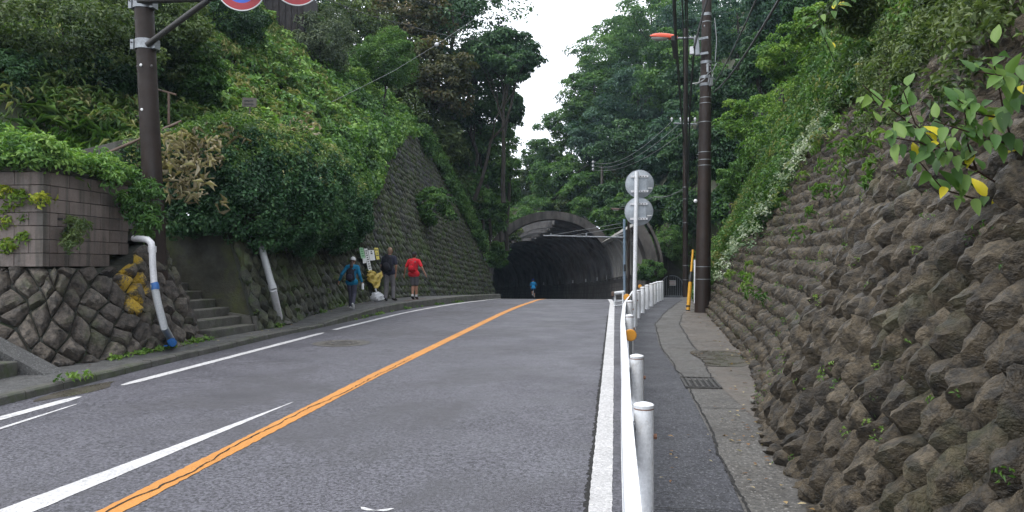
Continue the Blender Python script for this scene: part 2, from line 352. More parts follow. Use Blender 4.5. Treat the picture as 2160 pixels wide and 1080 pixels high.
# right pavement: new asphalt, old asphalt strip, silty concrete apron
RW = [(2.5, 1.15), (5.1, 1.30), (7.6, 1.38), (8.4, 1.58), (10.2, 1.92), (13.7, 2.16), (18.9, 2.31), (24, 2.6), (40, 4.0)]
S1 = [(-6, .80), (5, .81), (7, .85), (10, .87), (13.5, .77), (17, .86), (21, 1.45), (26.6, 2.3), (40, 3.2)]
S2 = [(-6, 1.3), (5.9, 1.33), (7.4, 1.38), (10.1, 1.24), (13, 1.36), (17, 1.43), (19.2, 1.67), (24, 2.2), (40, 3.6)]
RH = [(-6, 0), (14, 0), (19, .09), (60, .12)]
def rp(x, y, d=0): return (x, y, zr(y) + lin(RH, y) + d)
yy = np.arange(-6, 47, .5)
struct('right_pavement', B().strip([rp(lin(RED, y) - .02, y, .004) for y in yy], [rp(lin(S1, y) + .02, y, .004) for y in yy]), 'asphalt_wet')
struct('right_gutter_strip', B().strip([rp(lin(S1, y), y, .008) for y in yy], [rp(max(lin(S2, y), lin(S1, y) + .1) + .05, y, .008) for y in yy]), 'asphalt_old')
struct('wall_foot_apron', B().strip([rp(lin(S2, y), y, .012) for y in yy], [rp(lin(RW, y) + 1.6, y, .03) for y in yy]), 'silt')
def ribbon(name, path, wdt, mat, jit=0, dz=.004, seed=0, wf=None, zf=None):
    r = random.Random(seed); L = []; Q = []
    for i, (x, y) in enumerate(path):
        wd = wf(i / (len(path) - 1)) if wf else wdt
        z = (zf(x, y) if zf else zr(y)) + dz
        L.append((x - wd / 2 + r.uniform(-jit, jit), y, z)); Q.append((x + wd / 2 + r.uniform(-jit, jit), y, z))
    return B().strip(L, Q)
def poly(tab, y0, y1, step=.25): return [(lin(tab, y), y) for y in np.arange(y0, y1 + 1e-6, step)]
def marking(name, bb, mat): return struct(name, bb, mat)
marking('right_edge_line', ribbon('', poly([(-6, -.098), (15, -.09), (26, -.08), (34, -.25), (60, -2.2)], -4, 56, .05), .152, 'white_line', .004, seed=1), 'white_line')
marking('tar_edge', ribbon('', poly([(-6, -.185), (15, -.178), (26, -.17)], 1, 20, .03), .035, 'crack', .014, .003, seed=21), 'crack')
OC = [(-6, -3.2), (4.5, -3.19), (9.7, -3.2), (16.5, -3.08), (22, -2.99), (26.5, -2.93), (34, -3.1), (60, -5.0)]
marking('orange_centre_line', ribbon('', poly(OC, -4, 58, .04), .17, 'orange_line', .007, seed=2), 'orange_line')
ck = []; rr = random.Random(4); o_ = 0
for y in np.arange(1., 11.6, .05):
    o_ = max(-.035, min(.035, o_ + rr.uniform(-.014, .014))); ck.append((lin(OC, y) + .01 + o_, y))
marking('centre_line_crack', ribbon('', ck, .012, 'crack', .005, .008, 5, wf=lambda t: .016 - .007 * t), 'crack')
marking('white_taper', ribbon('', [(-3.80 + (y - 4.4) * .078 + max(0, 4.4 - y) * .03, y) for y in np.arange(.5, 8.01, .1)], .2, 'white_line', .004, seed=3, wf=lambda t: .27 * min(1, (1 - t) / .55) + .012), 'white_line')
LL = [(-6, -6.12), (6.8, -6.09), (8.7, -6.1), (12, -6.02), (15, -5.95), (16, -5.93), (20, -5.72), (24, -5.35), (28.4, -4.95), (34, -5.0)]
marking('left_edge_line', ribbon('', poly(LL, 8.75, 15.05), .14, 'white_line', .005, seed=6, wf=lambda t: .14 if .03 < t < .99 else .05), 'white_line')
marking('left_edge_line', ribbon('', poly(LL, 15.6, 36), .13, 'white_line', .005, seed=7), 'white_line')
marking('left_edge_line', ribbon('', poly(LL, 2, 8.0), .14, 'white_line', .005, seed=8, wf=lambda t: .14 if t < .97 else .06), 'white_line')
marking('left_taper', ribbon('', [(-5.74 - (y - 6.5) * .08, y) for y in np.arange(2, 7.66, .1)], .1, 'white_line', .004, seed=9, wf=lambda t: .015 + .12 * (1 - t) ** .6), 'white_line')
marking('road_mark', ribbon('', [(-1.52 + .05 * i, 4.7 + .015 * i * i) for i in range(-2, 3)], .1, 'white_line', .01, seed=10, wf=lambda t: .03 + .08 * math.sin(math.pi * t)), 'white_line')
for nm, tab, y0, y1 in (('pavement_seam', S1, 2, 27), ('pavement_seam', S2, 10, 20)):
    p = []; o_ = 0
    for y in np.arange(y0, y1, .06):
        o_ = max(-.03, min(.03, o_ + rr.uniform(-.009, .009))); p.append((lin(tab, y) + o_, y))
    marking(nm, ribbon('', p, .02, 'crack', .006, .014, 11, zf=lambda x, y: rp(x, y)[2], wf=lambda t: .018), 'crack')
for (y, x0, x1) in ((4.95, .12, .82), (8.2, .86, 1.36), (13.2, .78, 1.35), (17.4, .3, .9), (16.3, .88, 1.4), (20.6, 1.4, 1.9)):
    q = [rp(x, y + rr.uniform(-.012, .012), .015) for x in np.arange(x0, x1, .04)]
    marking('pavement_joint', B().strip(q, [(a[0], a[1] + .012, a[2]) for a in q]), 'crack')
# puddle of wet silt
c_ = (1.62, 12.0)
pd = [(c_[0] + .42 * math.cos(t) * (1 + .25 * math.sin(3 * t + 1)), c_[1] + 1.1 * math.sin(t) * (1 + .2 * math.cos(2 * t))) for t in np.linspace(0, 2 * math.pi, 40)[:-1]]
M['puddle'] = surf('puddle', [(.055, .048, .038), (.085, .075, .06)], 2, (.16, .4), .05, 30)
ap = struct('puddle', B().add([rp(x, y, .021 + .0) for x, y in pd], [tuple(range(len(pd)))]), 'puddle')
pd = [(-6.36 + .16 * math.cos(t) * (1 + .3 * math.sin(2 * t + 1)), 8.35 + .62 * math.sin(t) * (1 + .2 * math.cos(3 * t))) for t in np.linspace(0, 2 * math.pi, 36)[:-1]]
struct('gutter_puddle', B().add([(x, y, zr(y) + .003) for x, y in pd], [tuple(range(len(pd)))]), 'puddle')
# wall foot drain grate, manhole
t = thing('drain_grate', rp(1.06, 9.75, .012), 'steel slot drain grate in the old asphalt strip by the rough stone wall', 'drain')
b = B().box(rp(1.06, 9.36, .014), (.42, .03, .02)).box(rp(1.06, 10.13, .014), (.42, .03, .02)).box(rp(.86, 9.75, .014), (.03, .8, .02)).box(rp(1.26, 9.75, .014), (.03, .8, .02)); b.build('frame', 'iron', t)
B().box(rp(1.06, 9.75, .009), (.38, .76, .006)).build('pit', 'crack', t)
for i in range(5): B().box(rp(.915 + i * .072, 9.75, .016), (.03, .74, .014)).build('bar', 'iron', t)
mh = Vector((-4.93, 13.3, zr(13.3)))
t = thing('manhole_cover', mh, 'round cast iron manhole cover in a concrete collar on the left lane', 'manhole cover')
def ringp(r, z, n=40): return [(mh.x + r * math.cos(2 * math.pi * i / n), mh.y + r * math.sin(2 * math.pi * i / n), zr(mh.y + r * math.sin(2 * math.pi * i / n)) + z) for i in range(n)]
B().add(ringp(.52, .005), [tuple(range(40))]).build('collar', 'asphalt_old', t)
B().add(ringp(.33, .009), [tuple(range(40))]).build('lid', 'iron', t)
b = B()
for r0, r1 in ((.31, .33), (.2, .22), (.1, .12)): b.strip(ringp(r1, .013) + ringp(r1, .013)[:1], ringp(r0, .013) + ringp(r0, .013)[:1])
for i in range(10):
    a = i * math.pi / 5; b.box((mh.x + .26 * math.cos(a), mh.y + .26 * math.sin(a), zr(mh.y + .26 * math.sin(a)) + .012), (.08, .025, .006), a)
b.build('relief', 'wood_grey', t)

# ================================================================== stone walls
class Curve:
    def __init__(s, pts, side):
        s.p = np.array(pts, float); d = np.linalg.norm(np.diff(s.p, axis=0), axis=1); s.u = np.concatenate([[0], np.cumsum(d)]); s.L = s.u[-1]; s.side = side
    def at(s, u): return np.array([np.interp(u, s.u, s.p[:, 0]), np.interp(u, s.u, s.p[:, 1])])
    def nrm(s, u):
        a, b_ = s.at(max(0, u - .35)), s.at(min(s.L, u + .35)); t = (b_ - a) / max(1e-6, np.linalg.norm(b_ - a))
        return np.array([t[1], -t[0]]) * s.side
def smooth_poly(pts, it=2):
    pts = [np.array(p, float) for p in pts]
    for _ in range(it):
        q = [pts[0]]
        for a, b_ in zip(pts[:-1], pts[1:]): q += [a * .75 + b_ * .25, a * .25 + b_ * .75]
        pts = q + [pts[-1]]
    return pts
def in_frame(p):
    v = Matrix.Rotation(-PITCH, 3, 'X') @ (Matrix.Rotation(-YAW, 3, 'Z') @ (Vector(p) - Vector((0, 0, EYE))))
    if v.y < .3: return None
    x, yv = 1080 + F * v.x / v.y, 540 - F * v.z / v.y
    return (x, yv, v.y) if -60 < x < 2220 and -60 < yv < 1140 else None
class StoneWall:
    def __init__(s, name, label, cat, base, side, zb, zt, batter, h, asp, depth, mat, core, seed, limit=295, inset=.012, hidden=None, jit=.16, fine=7, coarse=4, rnd_=.06, sharp=38, bias=0.):
        s.c = Curve(base, side); s.b = batter; s.zb = zb; s.zt = zt; rg = np.random.default_rng(seed)
        p0 = s.S(s.c.L / 2, 0, 0); s.root = thing(name, p0, label, cat)
        # backing
        bb = B(); us = np.arange(0, s.c.L + .2, .4); g = []
        for u in us:
            u = min(u, s.c.L); y = s.c.at(u)[1]; H = zt(y) - zb(y)
            g.append([s.S(u, -.3 + (H + .3) * k / 8, -.03) for k in range(9)])
        for i in range(len(g) - 1): bb.strip(g[i], g[i + 1])
        # top ledge going back into the bank
        for i in range(len(g) - 1):
            n1, n2 = s.c.nrm(us[i]), s.c.nrm(min(us[i + 1], s.c.L)); a, c = g[i][-1], g[i + 1][-1]
            bb.add([a, c, (c[0] - n2[0] * .8, c[1] - n2[1] * .8, c[2]), (a[0] - n1[0] * .8, a[1] - n1[1] * .8, a[2])], [(0, 1, 2, 3)])
        bb.build('wall_core', core, s.root)
        # lattice of diamond-laid stones
        J = {}
        def corner(i, j):
            if (i, j) not in J:
                J[i, j] = ((i - j) * h + rg.normal() * h * jit * .6, (i + j) * h * asp + rg.normal() * h * asp * jit * .6)
            return J[i, j]
        nmax = int((s.c.L + 14) / h); cells = []
        for i in range(-nmax, nmax):
            for j in range(-nmax, nmax):
                u0, v0 = (i - j) * h, (i + j + 1) * h * asp
                if u0 < .1 or u0 > s.c.L - .1 or v0 < -.3 * h * asp: continue
                y = s.c.at(u0)[1]
                if v0 > zt(y) - zb(y) + .2 * h * asp: continue
                P = s.S(u0, v0, .1)
                if hidden and hidden(P): continue
                cells.append((i, j, P))
        def key(c):
            f = in_frame(c[2]); return (0 if f else 1, f[2] if f else 99)
        cells.sort(key=key)
        VV = []; FF = []; RR = []; kk = 0
        for idx, (i, j, P) in enumerate(cells):
            near = idx < limit; n = fine if near else coarse
            cs = [corner(i, j), corner(i, j + 1), corner(i + 1, j + 1), corner(i + 1, j)]   # bottom, left, top, right
            Hc = zt(s.c.at(min(max((i - j) * h, 0), s.c.L))[1]) - zb(s.c.at(min(max((i - j) * h, 0), s.c.L))[1]); cs = [(u, min(max(v, -.08), Hc + .03)) for u, v in cs]
            m = np.mean(cs, axis=0); cs = [(m[0] + (c[0] - m[0]) * (1 - inset / h), m[1] + (c[1] - m[1]) * (1 - inset / h)) for c in cs]
            pk = rg.uniform(-.25, .25, 2) + bias; dep = depth * rg.uniform(.6, 1.3); pl = [(rg.uniform(0, 2 * math.pi), rg.uniform(.3, 1.05), rg.uniform(.75, 1.2)) for _ in range(4)]
            tone = float(np.clip(rg.normal(.5, .24), 0, 1)); vs = []
            gx = np.linspace(-1, 1, n)
            def dd(a, q):
                rr_ = 1 - max(abs(a), abs(q)) ** 3
                d = dep * (rr_ ** .45 if rr_ > 0 else 0)
                for ang, sl, of in pl: d = min(d, dep * (of - sl * ((a - pk[0]) * math.cos(ang) + (q - pk[1]) * math.sin(ang)) * .75))
                return max(d, .0) + rg.normal() * depth * .06
            for a in gx:
                for q in gx:
                    f1, f2 = (a + 1) / 2, (q + 1) / 2
                    # bilinear with rounded corners
                    ar, qr = a * (1 - rnd_ * q * q), q * (1 - rnd_ * a * a); f1, f2 = (ar + 1) / 2, (qr + 1) / 2
                    uv = [cs[0][k] * (1 - f1) * (1 - f2) + cs[3][k] * f1 * (1 - f2) + cs[1][k] * (1 - f1) * f2 + cs[2][k] * f1 * f2 for k in (0, 1)]
                    vs.append(s.S(uv[0], uv[1], dd(a, q)))
            fs = [(p * n + r, (p + 1) * n + r, (p + 1) * n + r + 1, p * n + r + 1) for p in range(n - 1) for r in range(n - 1)]
            ed = [(p, 0) for p in range(n)] + [(n - 1, r) for r in range(1, n)] + [(p, n - 1) for p in range(n - 2, -1, -1)] + [(0, r) for r in range(n - 2, 0, -1)]
            k0 = len(vs); nn = np.array([*s.c.nrm(P[1] * 0 + (i - j) * h), s.b]); nn /= np.linalg.norm(nn)
            for p, r in ed: vs.append(tuple(np.array(vs[p * n + r]) - nn * .07))
            ne = len(ed); fs += [(ed[q][0] * n + ed[q][1], k0 + q, k0 + (q + 1) % ne, ed[(q + 1) % ne][0] * n + ed[(q + 1) % ne][1]) for q in range(ne)]
            if side < 0: fs = [f[::-1] for f in fs]
            if near:
                o0 = origin(s.root); c0 = np.array(P)
                me = np_mesh('stone', np.array(vs) - c0, fs, mat, np.full(len(vs), tone))
                ob = link('stone', me, s.root, True); me.set_sharp_from_angle(angle=R(sharp)); ob.location = Vector(P) - o0
            else:
                VV += vs; FF += [tuple(x + kk for x in f) for f in fs]; RR += [tone] * len(vs); kk += len(vs)
        if VV:
            o0 = np.array(origin(s.root))
            ob = link('far_stones', np_mesh('far_stones', np.array(VV) - o0, FF, mat, RR), s.root, True); ob['kind'] = 'stuff'
        s.cells = cells
    def S(s, u, v, d):
        c = s.c.at(u); n = s.c.nrm(u); k = math.hypot(1, s.b); z0 = s.zb(c[1])
        return (c[0] - n[0] * s.b * v + n[0] * d / k, c[1] - n[1] * s.b * v + n[1] * d / k, z0 + v + s.b * d / k)
# right wall: big rough stones
RTOP = [(2, 7.0), (12, 7.4), (20, 7.8), (26, 6.5), (30, 5)]
rwall = StoneWall('rough_stone_retaining_wall', 'tall leaning wall of rough brown diamond-laid stones beside the right pavement', 'wall',
    smooth_poly([(1.12, 2.0), (1.30, 5.1), (1.38, 7.4), (1.58, 8.5), (1.92, 10.2), (2.16, 13.7), (2.31, 18.9), (2.6, 24), (3.4, 30)]), -1,
    lambda y: zr(y) + lin(RH, y), lambda y: lin(RTOP, y), .5, .142, 1.42, .13, 'stone_r', 'core_r', 11, inset=.014, rnd_=.035, jit=.13, bias=-.33, hidden=lambda P: P[1] > 26)
# left wall: mossy squared stones, high towards the tunnel, then the lower wing wall
LTOP = [(14.4, 2.7), (16, 3.1), (20, 4.2), (26, 6.2), (34, 8.0), (42, 9.0), (50.5, 3.0)]
lwall = StoneWall('mossy_stone_retaining_wall', 'high mossy wall of diamond-laid stones behind the three walkers, reaching to the tunnel', 'wall',
    [(p[1], p[0]) for p in LWALL], 1, lambda y: zr(y) + lin(WH, y) - .02, lambda y: lin(LTOP, y), .3, .215, 1.3, .095, 'stone_l', 'core_l', 12, inset=.034, bias=-.2)
# low wall under the concrete blocks
def nwtop(y): return lin([(8, 1.6), (11.2, 1.62), (12.0, 2.0), (12.9, 2.1), (14, 1.9)], y)
nwall = StoneWall('low_stone_wall', 'low wall of dark diamond-laid stones with yellow lichen under the concrete block wall', 'wall',
    smooth_poly([(-11.4, 9.25), (-9.6, 9.3), (-7.75, 9.35), (-7.42, 9.9), (-7.28, 11.2), (-7.3, 12.6), (-7.5, 12.98), (-8.6, 13.15), (-9.6, 13.3)], 2), 1,
    lambda y: zr(y) + .07, nwtop, .38, .225, 1.0, .12, 'stone_n', 'core_l', 13, limit=290, jit=.34, inset=.02)
def wall_hit(sw, px, py, side):
    d = ray(px, py)
    def f(t):
        p = Vector((0, 0, EYE)) + d * t; u = nearest_u(sw.c, p); y_ = sw.c.at(u); n = sw.c.nrm(u); v = p.z - sw.zb(y_[1])
        return (p.x - y_[0]) * n[0] + (p.y - y_[1]) * n[1] + sw.b * v, p, u, v
    prev = 1.5; pv = f(prev)[0]
    for t in np.arange(2, 80, .5):
        v = f(t)[0]
        if pv > 0 >= v:
            a, b_ = prev, t
            for _ in range(8):
                m = (a + b_) / 2
                if f(m)[0] > 0: a = m
                else: b_ = m
            return f(b_)[1:]
        prev, pv = t, v
    return None
def nearest_u(c, p):
    uu = np.linspace(0, c.L, 160); q = np.stack([np.interp(uu, c.u, c.p[:, 0]), np.interp(uu, c.u, c.p[:, 1])], 1)
    return float(uu[np.argmin((q[:, 0] - p.x) ** 2 + (q[:, 1] - p.y) ** 2)])
# yellow lichen: a stain with its own shape on the stones beside the drain pipe
mt = M['stone_n']; nn_ = mt.node_tree; ps = nn_.nodes.new('ShaderNodeNewGeometry').outputs['Position']; bs = nn_.nodes['Principled BSDF']; src = bs.inputs['Base Color'].links[0].from_socket; msk = None
for (px, py, r_) in ((262, 560, .16), (285, 545, .13), (266, 600, .2), (288, 590, .16), (282, 645, .2), (300, 610, .13), (252, 575, .12)):
    h_ = wall_hit(nwall, px, py, 1)
    if not h_: continue
    vd = nn_.nodes.new('ShaderNodeVectorMath'); vd.operation = 'DISTANCE'; nn_.links.new(ps, vd.inputs[0]); vd.inputs[1].default_value = h_[0]
    v_ = mrange(nn_, vd.outputs['Value'], 0, r_ * 2.1, 1.1, 0)
    if msk is None: msk = v_
    else:
        mm = nn_.nodes.new('ShaderNodeMath'); mm.operation = 'MAXIMUM'; nn_.links.new(msk, mm.inputs[0]); nn_.links.new(v_, mm.inputs[1]); msk = mm.outputs[0]
nl = noise(nn_, 26, 6, .8, ps); ml = nn_.nodes.new('ShaderNodeMath'); ml.operation = 'MULTIPLY'; nn_.links.new(msk, ml.inputs[0]); nn_.links.new(nl.outputs['Fac'], ml.inputs[1])
nn_.links.new(mixc(nn_, mrange(nn_, ml.outputs[0], .30, .40, 0, .9), src, (.42, .27, .012)), bs.inputs['Base Color'])
# concrete block wall above
blk = thing('concrete_block_wall', (-8.05, 9.9, 1.62), 'stained concrete block wall on top of the low stone wall, ferns hanging over it', 'wall')
bm_r = random.Random(3)
def block(p, q, z, hgt, name='block', thick=.13):
    p, q = Vector(p), Vector(q); c = (p + q) / 2; d = q - p
    B().box((c.x, c.y, z + hgt / 2), (d.length - .008, thick, hgt - .008), math.atan2(d.y, d.x)).build(name, 'block', blk, bevel=.004, rnd=bm_r.random())
for r_ in range(7):
    z = 1.63 + r_ * .195; sh = .2 if r_ % 2 else 0
    y = 9.86 - sh * 1.15
    while y < 11.7:                                       # face along the road
        y0, y1 = max(y, 9.93), min(y + .46, 11.72)
        if y1 - y0 > .05 and not (r_ == 0 and y1 > 11.5): block((-8.12, y0, 0), (-8.12, y1, 0), z, .195, 'vent_block' if (r_ == 3 and y < 10.2 < y + .45) else 'block')
        y += .46
    x = -8.05 + (.0 if r_ % 2 else .0)
    while x > -11.5:                                      # face towards the camera
        L = .23 if (r_ % 2 and x > -8.1) else .46
        block((x - L, 9.86, 0), (x, 9.86, 0), z, .195); x -= L
B().box((-9.85, 10.0, 1.6), (3.4, .12, 2.8)).box((-8.28, 10.85, 1.6), (.12, 1.7, 2.8)).build('backing', 'mossy', blk)
B().box((-8.13, 10.8, 3.03), (.2, 1.9, .07)).box((-9.8, 9.85, 3.03), (3.5, .2, .07)).build('coping', 'mossy', blk)
bb = B()
for i, yv in enumerate((10.13, 10.27)): bb.box((-8.052, yv, 2.33), (.01, .1, .035))
bb.build('vent_slot', 'crack', blk)
# stairs between the two walls
st = thing('stone_stair', (-7.6, 13.7, zr(13.7)), 'mossy concrete steps climbing between the low wall and the hedge', 'stair')
for i in range(9):
    x = -7.2 - .3 * i; z = zr(13.7) + .07 + .165 * (i + 1); y0 = 13.02 + .03 * i; y1 = 14.55
    if i < 2: y0 -= .12
    B().box((x - .17, (y0 + y1) / 2, z - .25), (.34, y1 - y0, .5), R(-3)).build('step', 'kerb', st, bevel=.015)
B().tube([(-8.0, 13.0, 1.35), (-8.55, 13.1, 1.75)], .03, 6).build('handrail', 'rail_brown', st)
B().cyl((-8.25, 13.05, .9), (-8.25, 13.05, 1.55), .02).build('rail_post', 'rail_brown', st)
sw_ = thing('stair_side_wall', (-8.6, 14.6, .4), 'dark mossy concrete wall flanking the steps below the ivy hedge', 'wall')
b = B(); f = [(-7.15, 14.5, .2), (-7.75, 14.62, 2.6), (-12, 14.62, 2.9), (-12, 14.5, .2)]
b.prism(f, (0, .25, 0)); b.build('wall_face', 'mossy', sw_)
B().prism([(-7.13, 14.42, .25), (-7.16, 14.46, .62), (-7.9, 14.46, .72), (-9.5, 14.46, 1.6), (-9.5, 14.42, .25)], (0, .09, 0)).build('plinth', 'kerb', sw_)
# far-left steps with a sloping slab
s2 = thing('side_stair', (-8.6, 8.6, zr(8.6)), 'dark steps with a sloping side slab beside the low stone wall', 'stair')
for i in range(4):
    B().box((-7.75 - .32 * i, 8.15, zr(8.6) + .1 + .17 * i - .08 + .17 * .5), (.36, 1.3, .34)).build('step', 'kerb', s2, bevel=.012)
B().prism([(-7.2, 8.84, zr(8.8) + .06), (-7.25, 8.84, zr(8.8) + .11), (-9.3, 8.84, 1.2), (-9.3, 8.84, .1)], (0, .36, 0)).build('side_slab', 'path_dark', s2)
# upper flight: retaining wall and rail
uw = thing('upper_stair_wall', W(265, 330, 15), 'stained pale concrete wall of the upper stair flight behind the brown pole', 'wall')
p0, p1 = W(165, 330, 14.6), W(372, 300, 16.4)
b = B(); b.prism([(p0.x, p0.y, 2.4), (p1.x, p1.y, 2.4), (p1.x, p1.y, W(372, 268, 16.4).z), (p0.x, p0.y, W(165, 318, 14.6).z)], (-.2, .12, 0)); b.build('wall_face', 'concrete', uw)
hr = thing('stair_handrail', W(265, 330, 15), 'brown metal handrail rising along the upper stair flight', 'railing')
q0, q1 = W(168, 348, 14.2), W(382, 256, 16.0)
B().tube([q0, q1], .028, 8).build('rail', 'rail_brown', hr, True)
for t_ in (.1, .55, .97):
    p = q0.lerp(q1, t_); B().cyl(p, p - Vector((0, 0, 1.0)), .025, 8).build('rail_post', 'rail_brown', hr, True)
q0, q1 = W(330, 188, 17.5), W(372, 200, 17.5); B().tube([q0, q1], .025, 6).build('upper_rail', 'rail_brown', hr)
B().cyl(W(356, 195, 17.5), W(356, 262, 17.5), .03, 8).build('rail_post', 'rail_brown', hr)

# ================================================================== hills
LE = [(9.95, -8.22, 3.0), (11.65, -8.22, 3.0), (11.8, -10.2, 3.1), (14.4, -9.9, 3.4), (14.65, -8.0, 2.75), (16, -8.0, 3.1), (20, -8.75, 4.2), (26, -9.7, 6.2), (34, -10.3, 8.0), (42, -10.9, 9.0), (46, -9.9, 6.2), (50.5, -9.3, 3.2), (61, -12, 3.0)]
def bumpn(x, y): return .35 * math.sin(x * 1.3 + y * .7) * math.sin(y * 1.1 - x * .4) + .2 * math.sin(x * 3.1 - y * 2.3)
def hillL(y, d):
    ex, ez = lin(LE, y), lin(LE, y, 2); s = lin([(9, .32), (14.6, .34), (15, .55), (18, .6), (23, .9), (26, 1.02), (60, 1.05)], y)
    z = ez - .15 + s * min(d, 6) + .42 * s * max(0, min(d - 6, 24)) + bumpn(ex - d, y) * min(1, d / 2) * .6
    return (ex - d, y, z)
yl = sorted(set(list(np.arange(9.95, 61.2, .6)) + [11.65, 11.8, 14.4, 14.65])); ds = [0, .3, .7, 1.2, 1.8, 2.5, 3.3, 4.2, 5.2, 6.4, 8, 10, 13, 17, 22, 30, 45]
b = B(); g = [[hillL(y, d) for d in ds] for y in yl]
for i in range(len(g) - 1): b.strip(g[i], g[i + 1])
struct('left_hillside', b, 'soil', True)
RE = [(1.5, 4.55, 7.0), (8, 4.75, 7.2), (12, 5.4, 7.4), (20, 5.85, 7.8), (26, 5.6, 6.5), (30, 4.9, 4.6), (34, 4.3, 1.2), (44, 4.6, .4), (50.4, 5.2, .6), (50.6, 3.1, 2.5), (61, 1.6, 3.5)]
def hillR(y, d):
    ex, ez = lin(RE, y), lin(RE, y, 2); s = lin([(0, .75), (20, .8), (32, 1.25), (61, 1.25)], y)
    return (ex + d, y, ez - .1 + s * min(d, 14) + .6 * max(0, d - 14) + bumpn(ex + d, y) * min(1, d / 2) * .6)
yl2 = sorted(set(list(np.arange(1.5, 61.2, .8)) + [50.4, 50.6])); g = [[hillR(y, d) for d in ds] for y in yl2]; b = B()
for i in range(len(g) - 1): b.strip(g[i], g[i + 1])
struct('right_hillside', b, 'soil', True)
def lateral(x, y): return (x - cx(y))
def farz(x, y):
    a = lateral(x, y); base = zr(min(y, 78)) + lin([(60, 2.2), (76, 2.8), (79, 9.6), (200, 12)], y)
    xR = lin([(60, 1.8), (76, -8.5), (200, -12)], y)
    zR = (zr(y) + 4.6 + 1.7 * (a - 6.2)) if y < 77 else 6.2 + 1.05 * (x - xR)
    if y < 77: zR = max(zR, 0 + 1.1 * (x - xR) + zr(y)) if a > 6 else -99
    zL = base + .75 * (-13.0 - x - (0 if y < 77 else 3))
    z = max(base if (y > 77) else zr(y) + 1.6, zR if zR < 28 else 28 + .3 * (zR - 28), zL if zL < 24 else 24 + .3 * (zL - 24))
    return z + bumpn(x, y) * .5
xs = np.arange(-70, 80, 1.2); ysf = np.arange(60.6, 190, 1.2)
b = B(); idx = {}
for i, y in enumerate(ysf):
    for j, x in enumerate(xs): idx[i, j] = len(b.v); b.v.append((x, y, farz(x, y)))
for i in range(len(ysf) - 1):
    for j in range(len(xs) - 1):
        if any(abs(lateral(xs[jj], ysf[ii])) < 6.9 and ysf[ii] < 78.2 for ii in (i, i + 1) for jj in (j, j + 1)): continue
        b.f.append((idx[i, j], idx[i + 1, j], idx[i + 1, j + 1], idx[i, j + 1]))
struct('far_hill', b, 'soil', True)
def ground_z(x, y):
    if 59 < y < 79 and abs(lateral(x, y)) < 6.0: return zr(y) + 1.72 + 5.1 * math.sqrt(max(0, 1 - (lateral(x, y) / 6.05) ** 2)) + .1
    if y > 60.6: return farz(x, y)
    if x < -6:
        return hillL(y, max(0, lin(LE, y) - x))[2]
    return hillR(y, max(0, x - lin(RE, y)))[2] if x > 2 else zr(y)

# ================================================================== tunnel with open ribs
TU = thing('road_tunnel', along(60, 0, 0), 'brown concrete arched road tunnel with open roof ribs at the far end of the road', 'tunnel')
A_, B_, SP = 4.9, 4.62, 1.72                       # half width, rise, springing height
def flare(y): return max(0, 59.4 - y) * .07
def arch(y, ph, extra=0.): return along(y, (A_ + extra) * math.cos(ph) + (flare(y) if ph < 1 else 0), SP + (B_ + extra) * math.sin(ph))
def arch_seg(y0, y1, ph0, ph1, e0, e1, n=18):
    bb = B(); k = 0; P = []
    for y in (y0, y1):
        for e in (e0, e1): P += [arch(y, ph0 + (ph1 - ph0) * i / n, e) for i in range(n + 1)]
    m = n + 1; fs = []
    for i in range(n):
        fs += [(i, i + 1, 2 * m + i + 1, 2 * m + i), (m + i, 3 * m + i, 3 * m + i + 1, m + i + 1), (i, m + i, m + i + 1, i + 1), (2 * m + i, 2 * m + i + 1, 3 * m + i + 1, 3 * m + i)]
    fs += [(0, 2 * m, 3 * m, m), (n, m + n, 3 * m + n, 2 * m + n)]
    return bb.add(P, fs)
arch_seg(59.4, 60.4, R(31), R(184), -.02, .62, 40).build('portal_ring', 'tunnel', TU)
pitch = 2.3
for i in range(32):
    y0 = 60.42 + i * pitch
    if y0 > 128: break
    if i < 8 and i % 2 == 0:
        arch_seg(y0 + pitch - .5, y0 + pitch - .004, R(-2), R(86), -.2, .45, 16).build('rib', 'tunnel_in', TU)
        arch_seg(y0 + pitch - .5, y0 + pitch - .004, R(143), R(182), -.2, .45, 10).build('rib', 'tunnel_in', TU)
    else: arch_seg(y0 + pitch - .5, y0 + pitch - .004, R(-2), R(182), -.2, .45, 28).build('rib', 'tunnel_in', TU)
    if i < 8:
        arch_seg(y0, y0 + pitch - .504, R(-2), R(86), .02, .42, 16).build('roof_panel', 'tunnel_in', TU)
        arch_seg(y0, y0 + pitch - .504, R(143), R(182), .02, .42, 10).build('roof_panel', 'tunnel_in', TU)
    else: arch_seg(y0, y0 + pitch - .504, R(-2), R(182), .02, .42, 28).build('roof_panel', 'tunnel_in', TU)
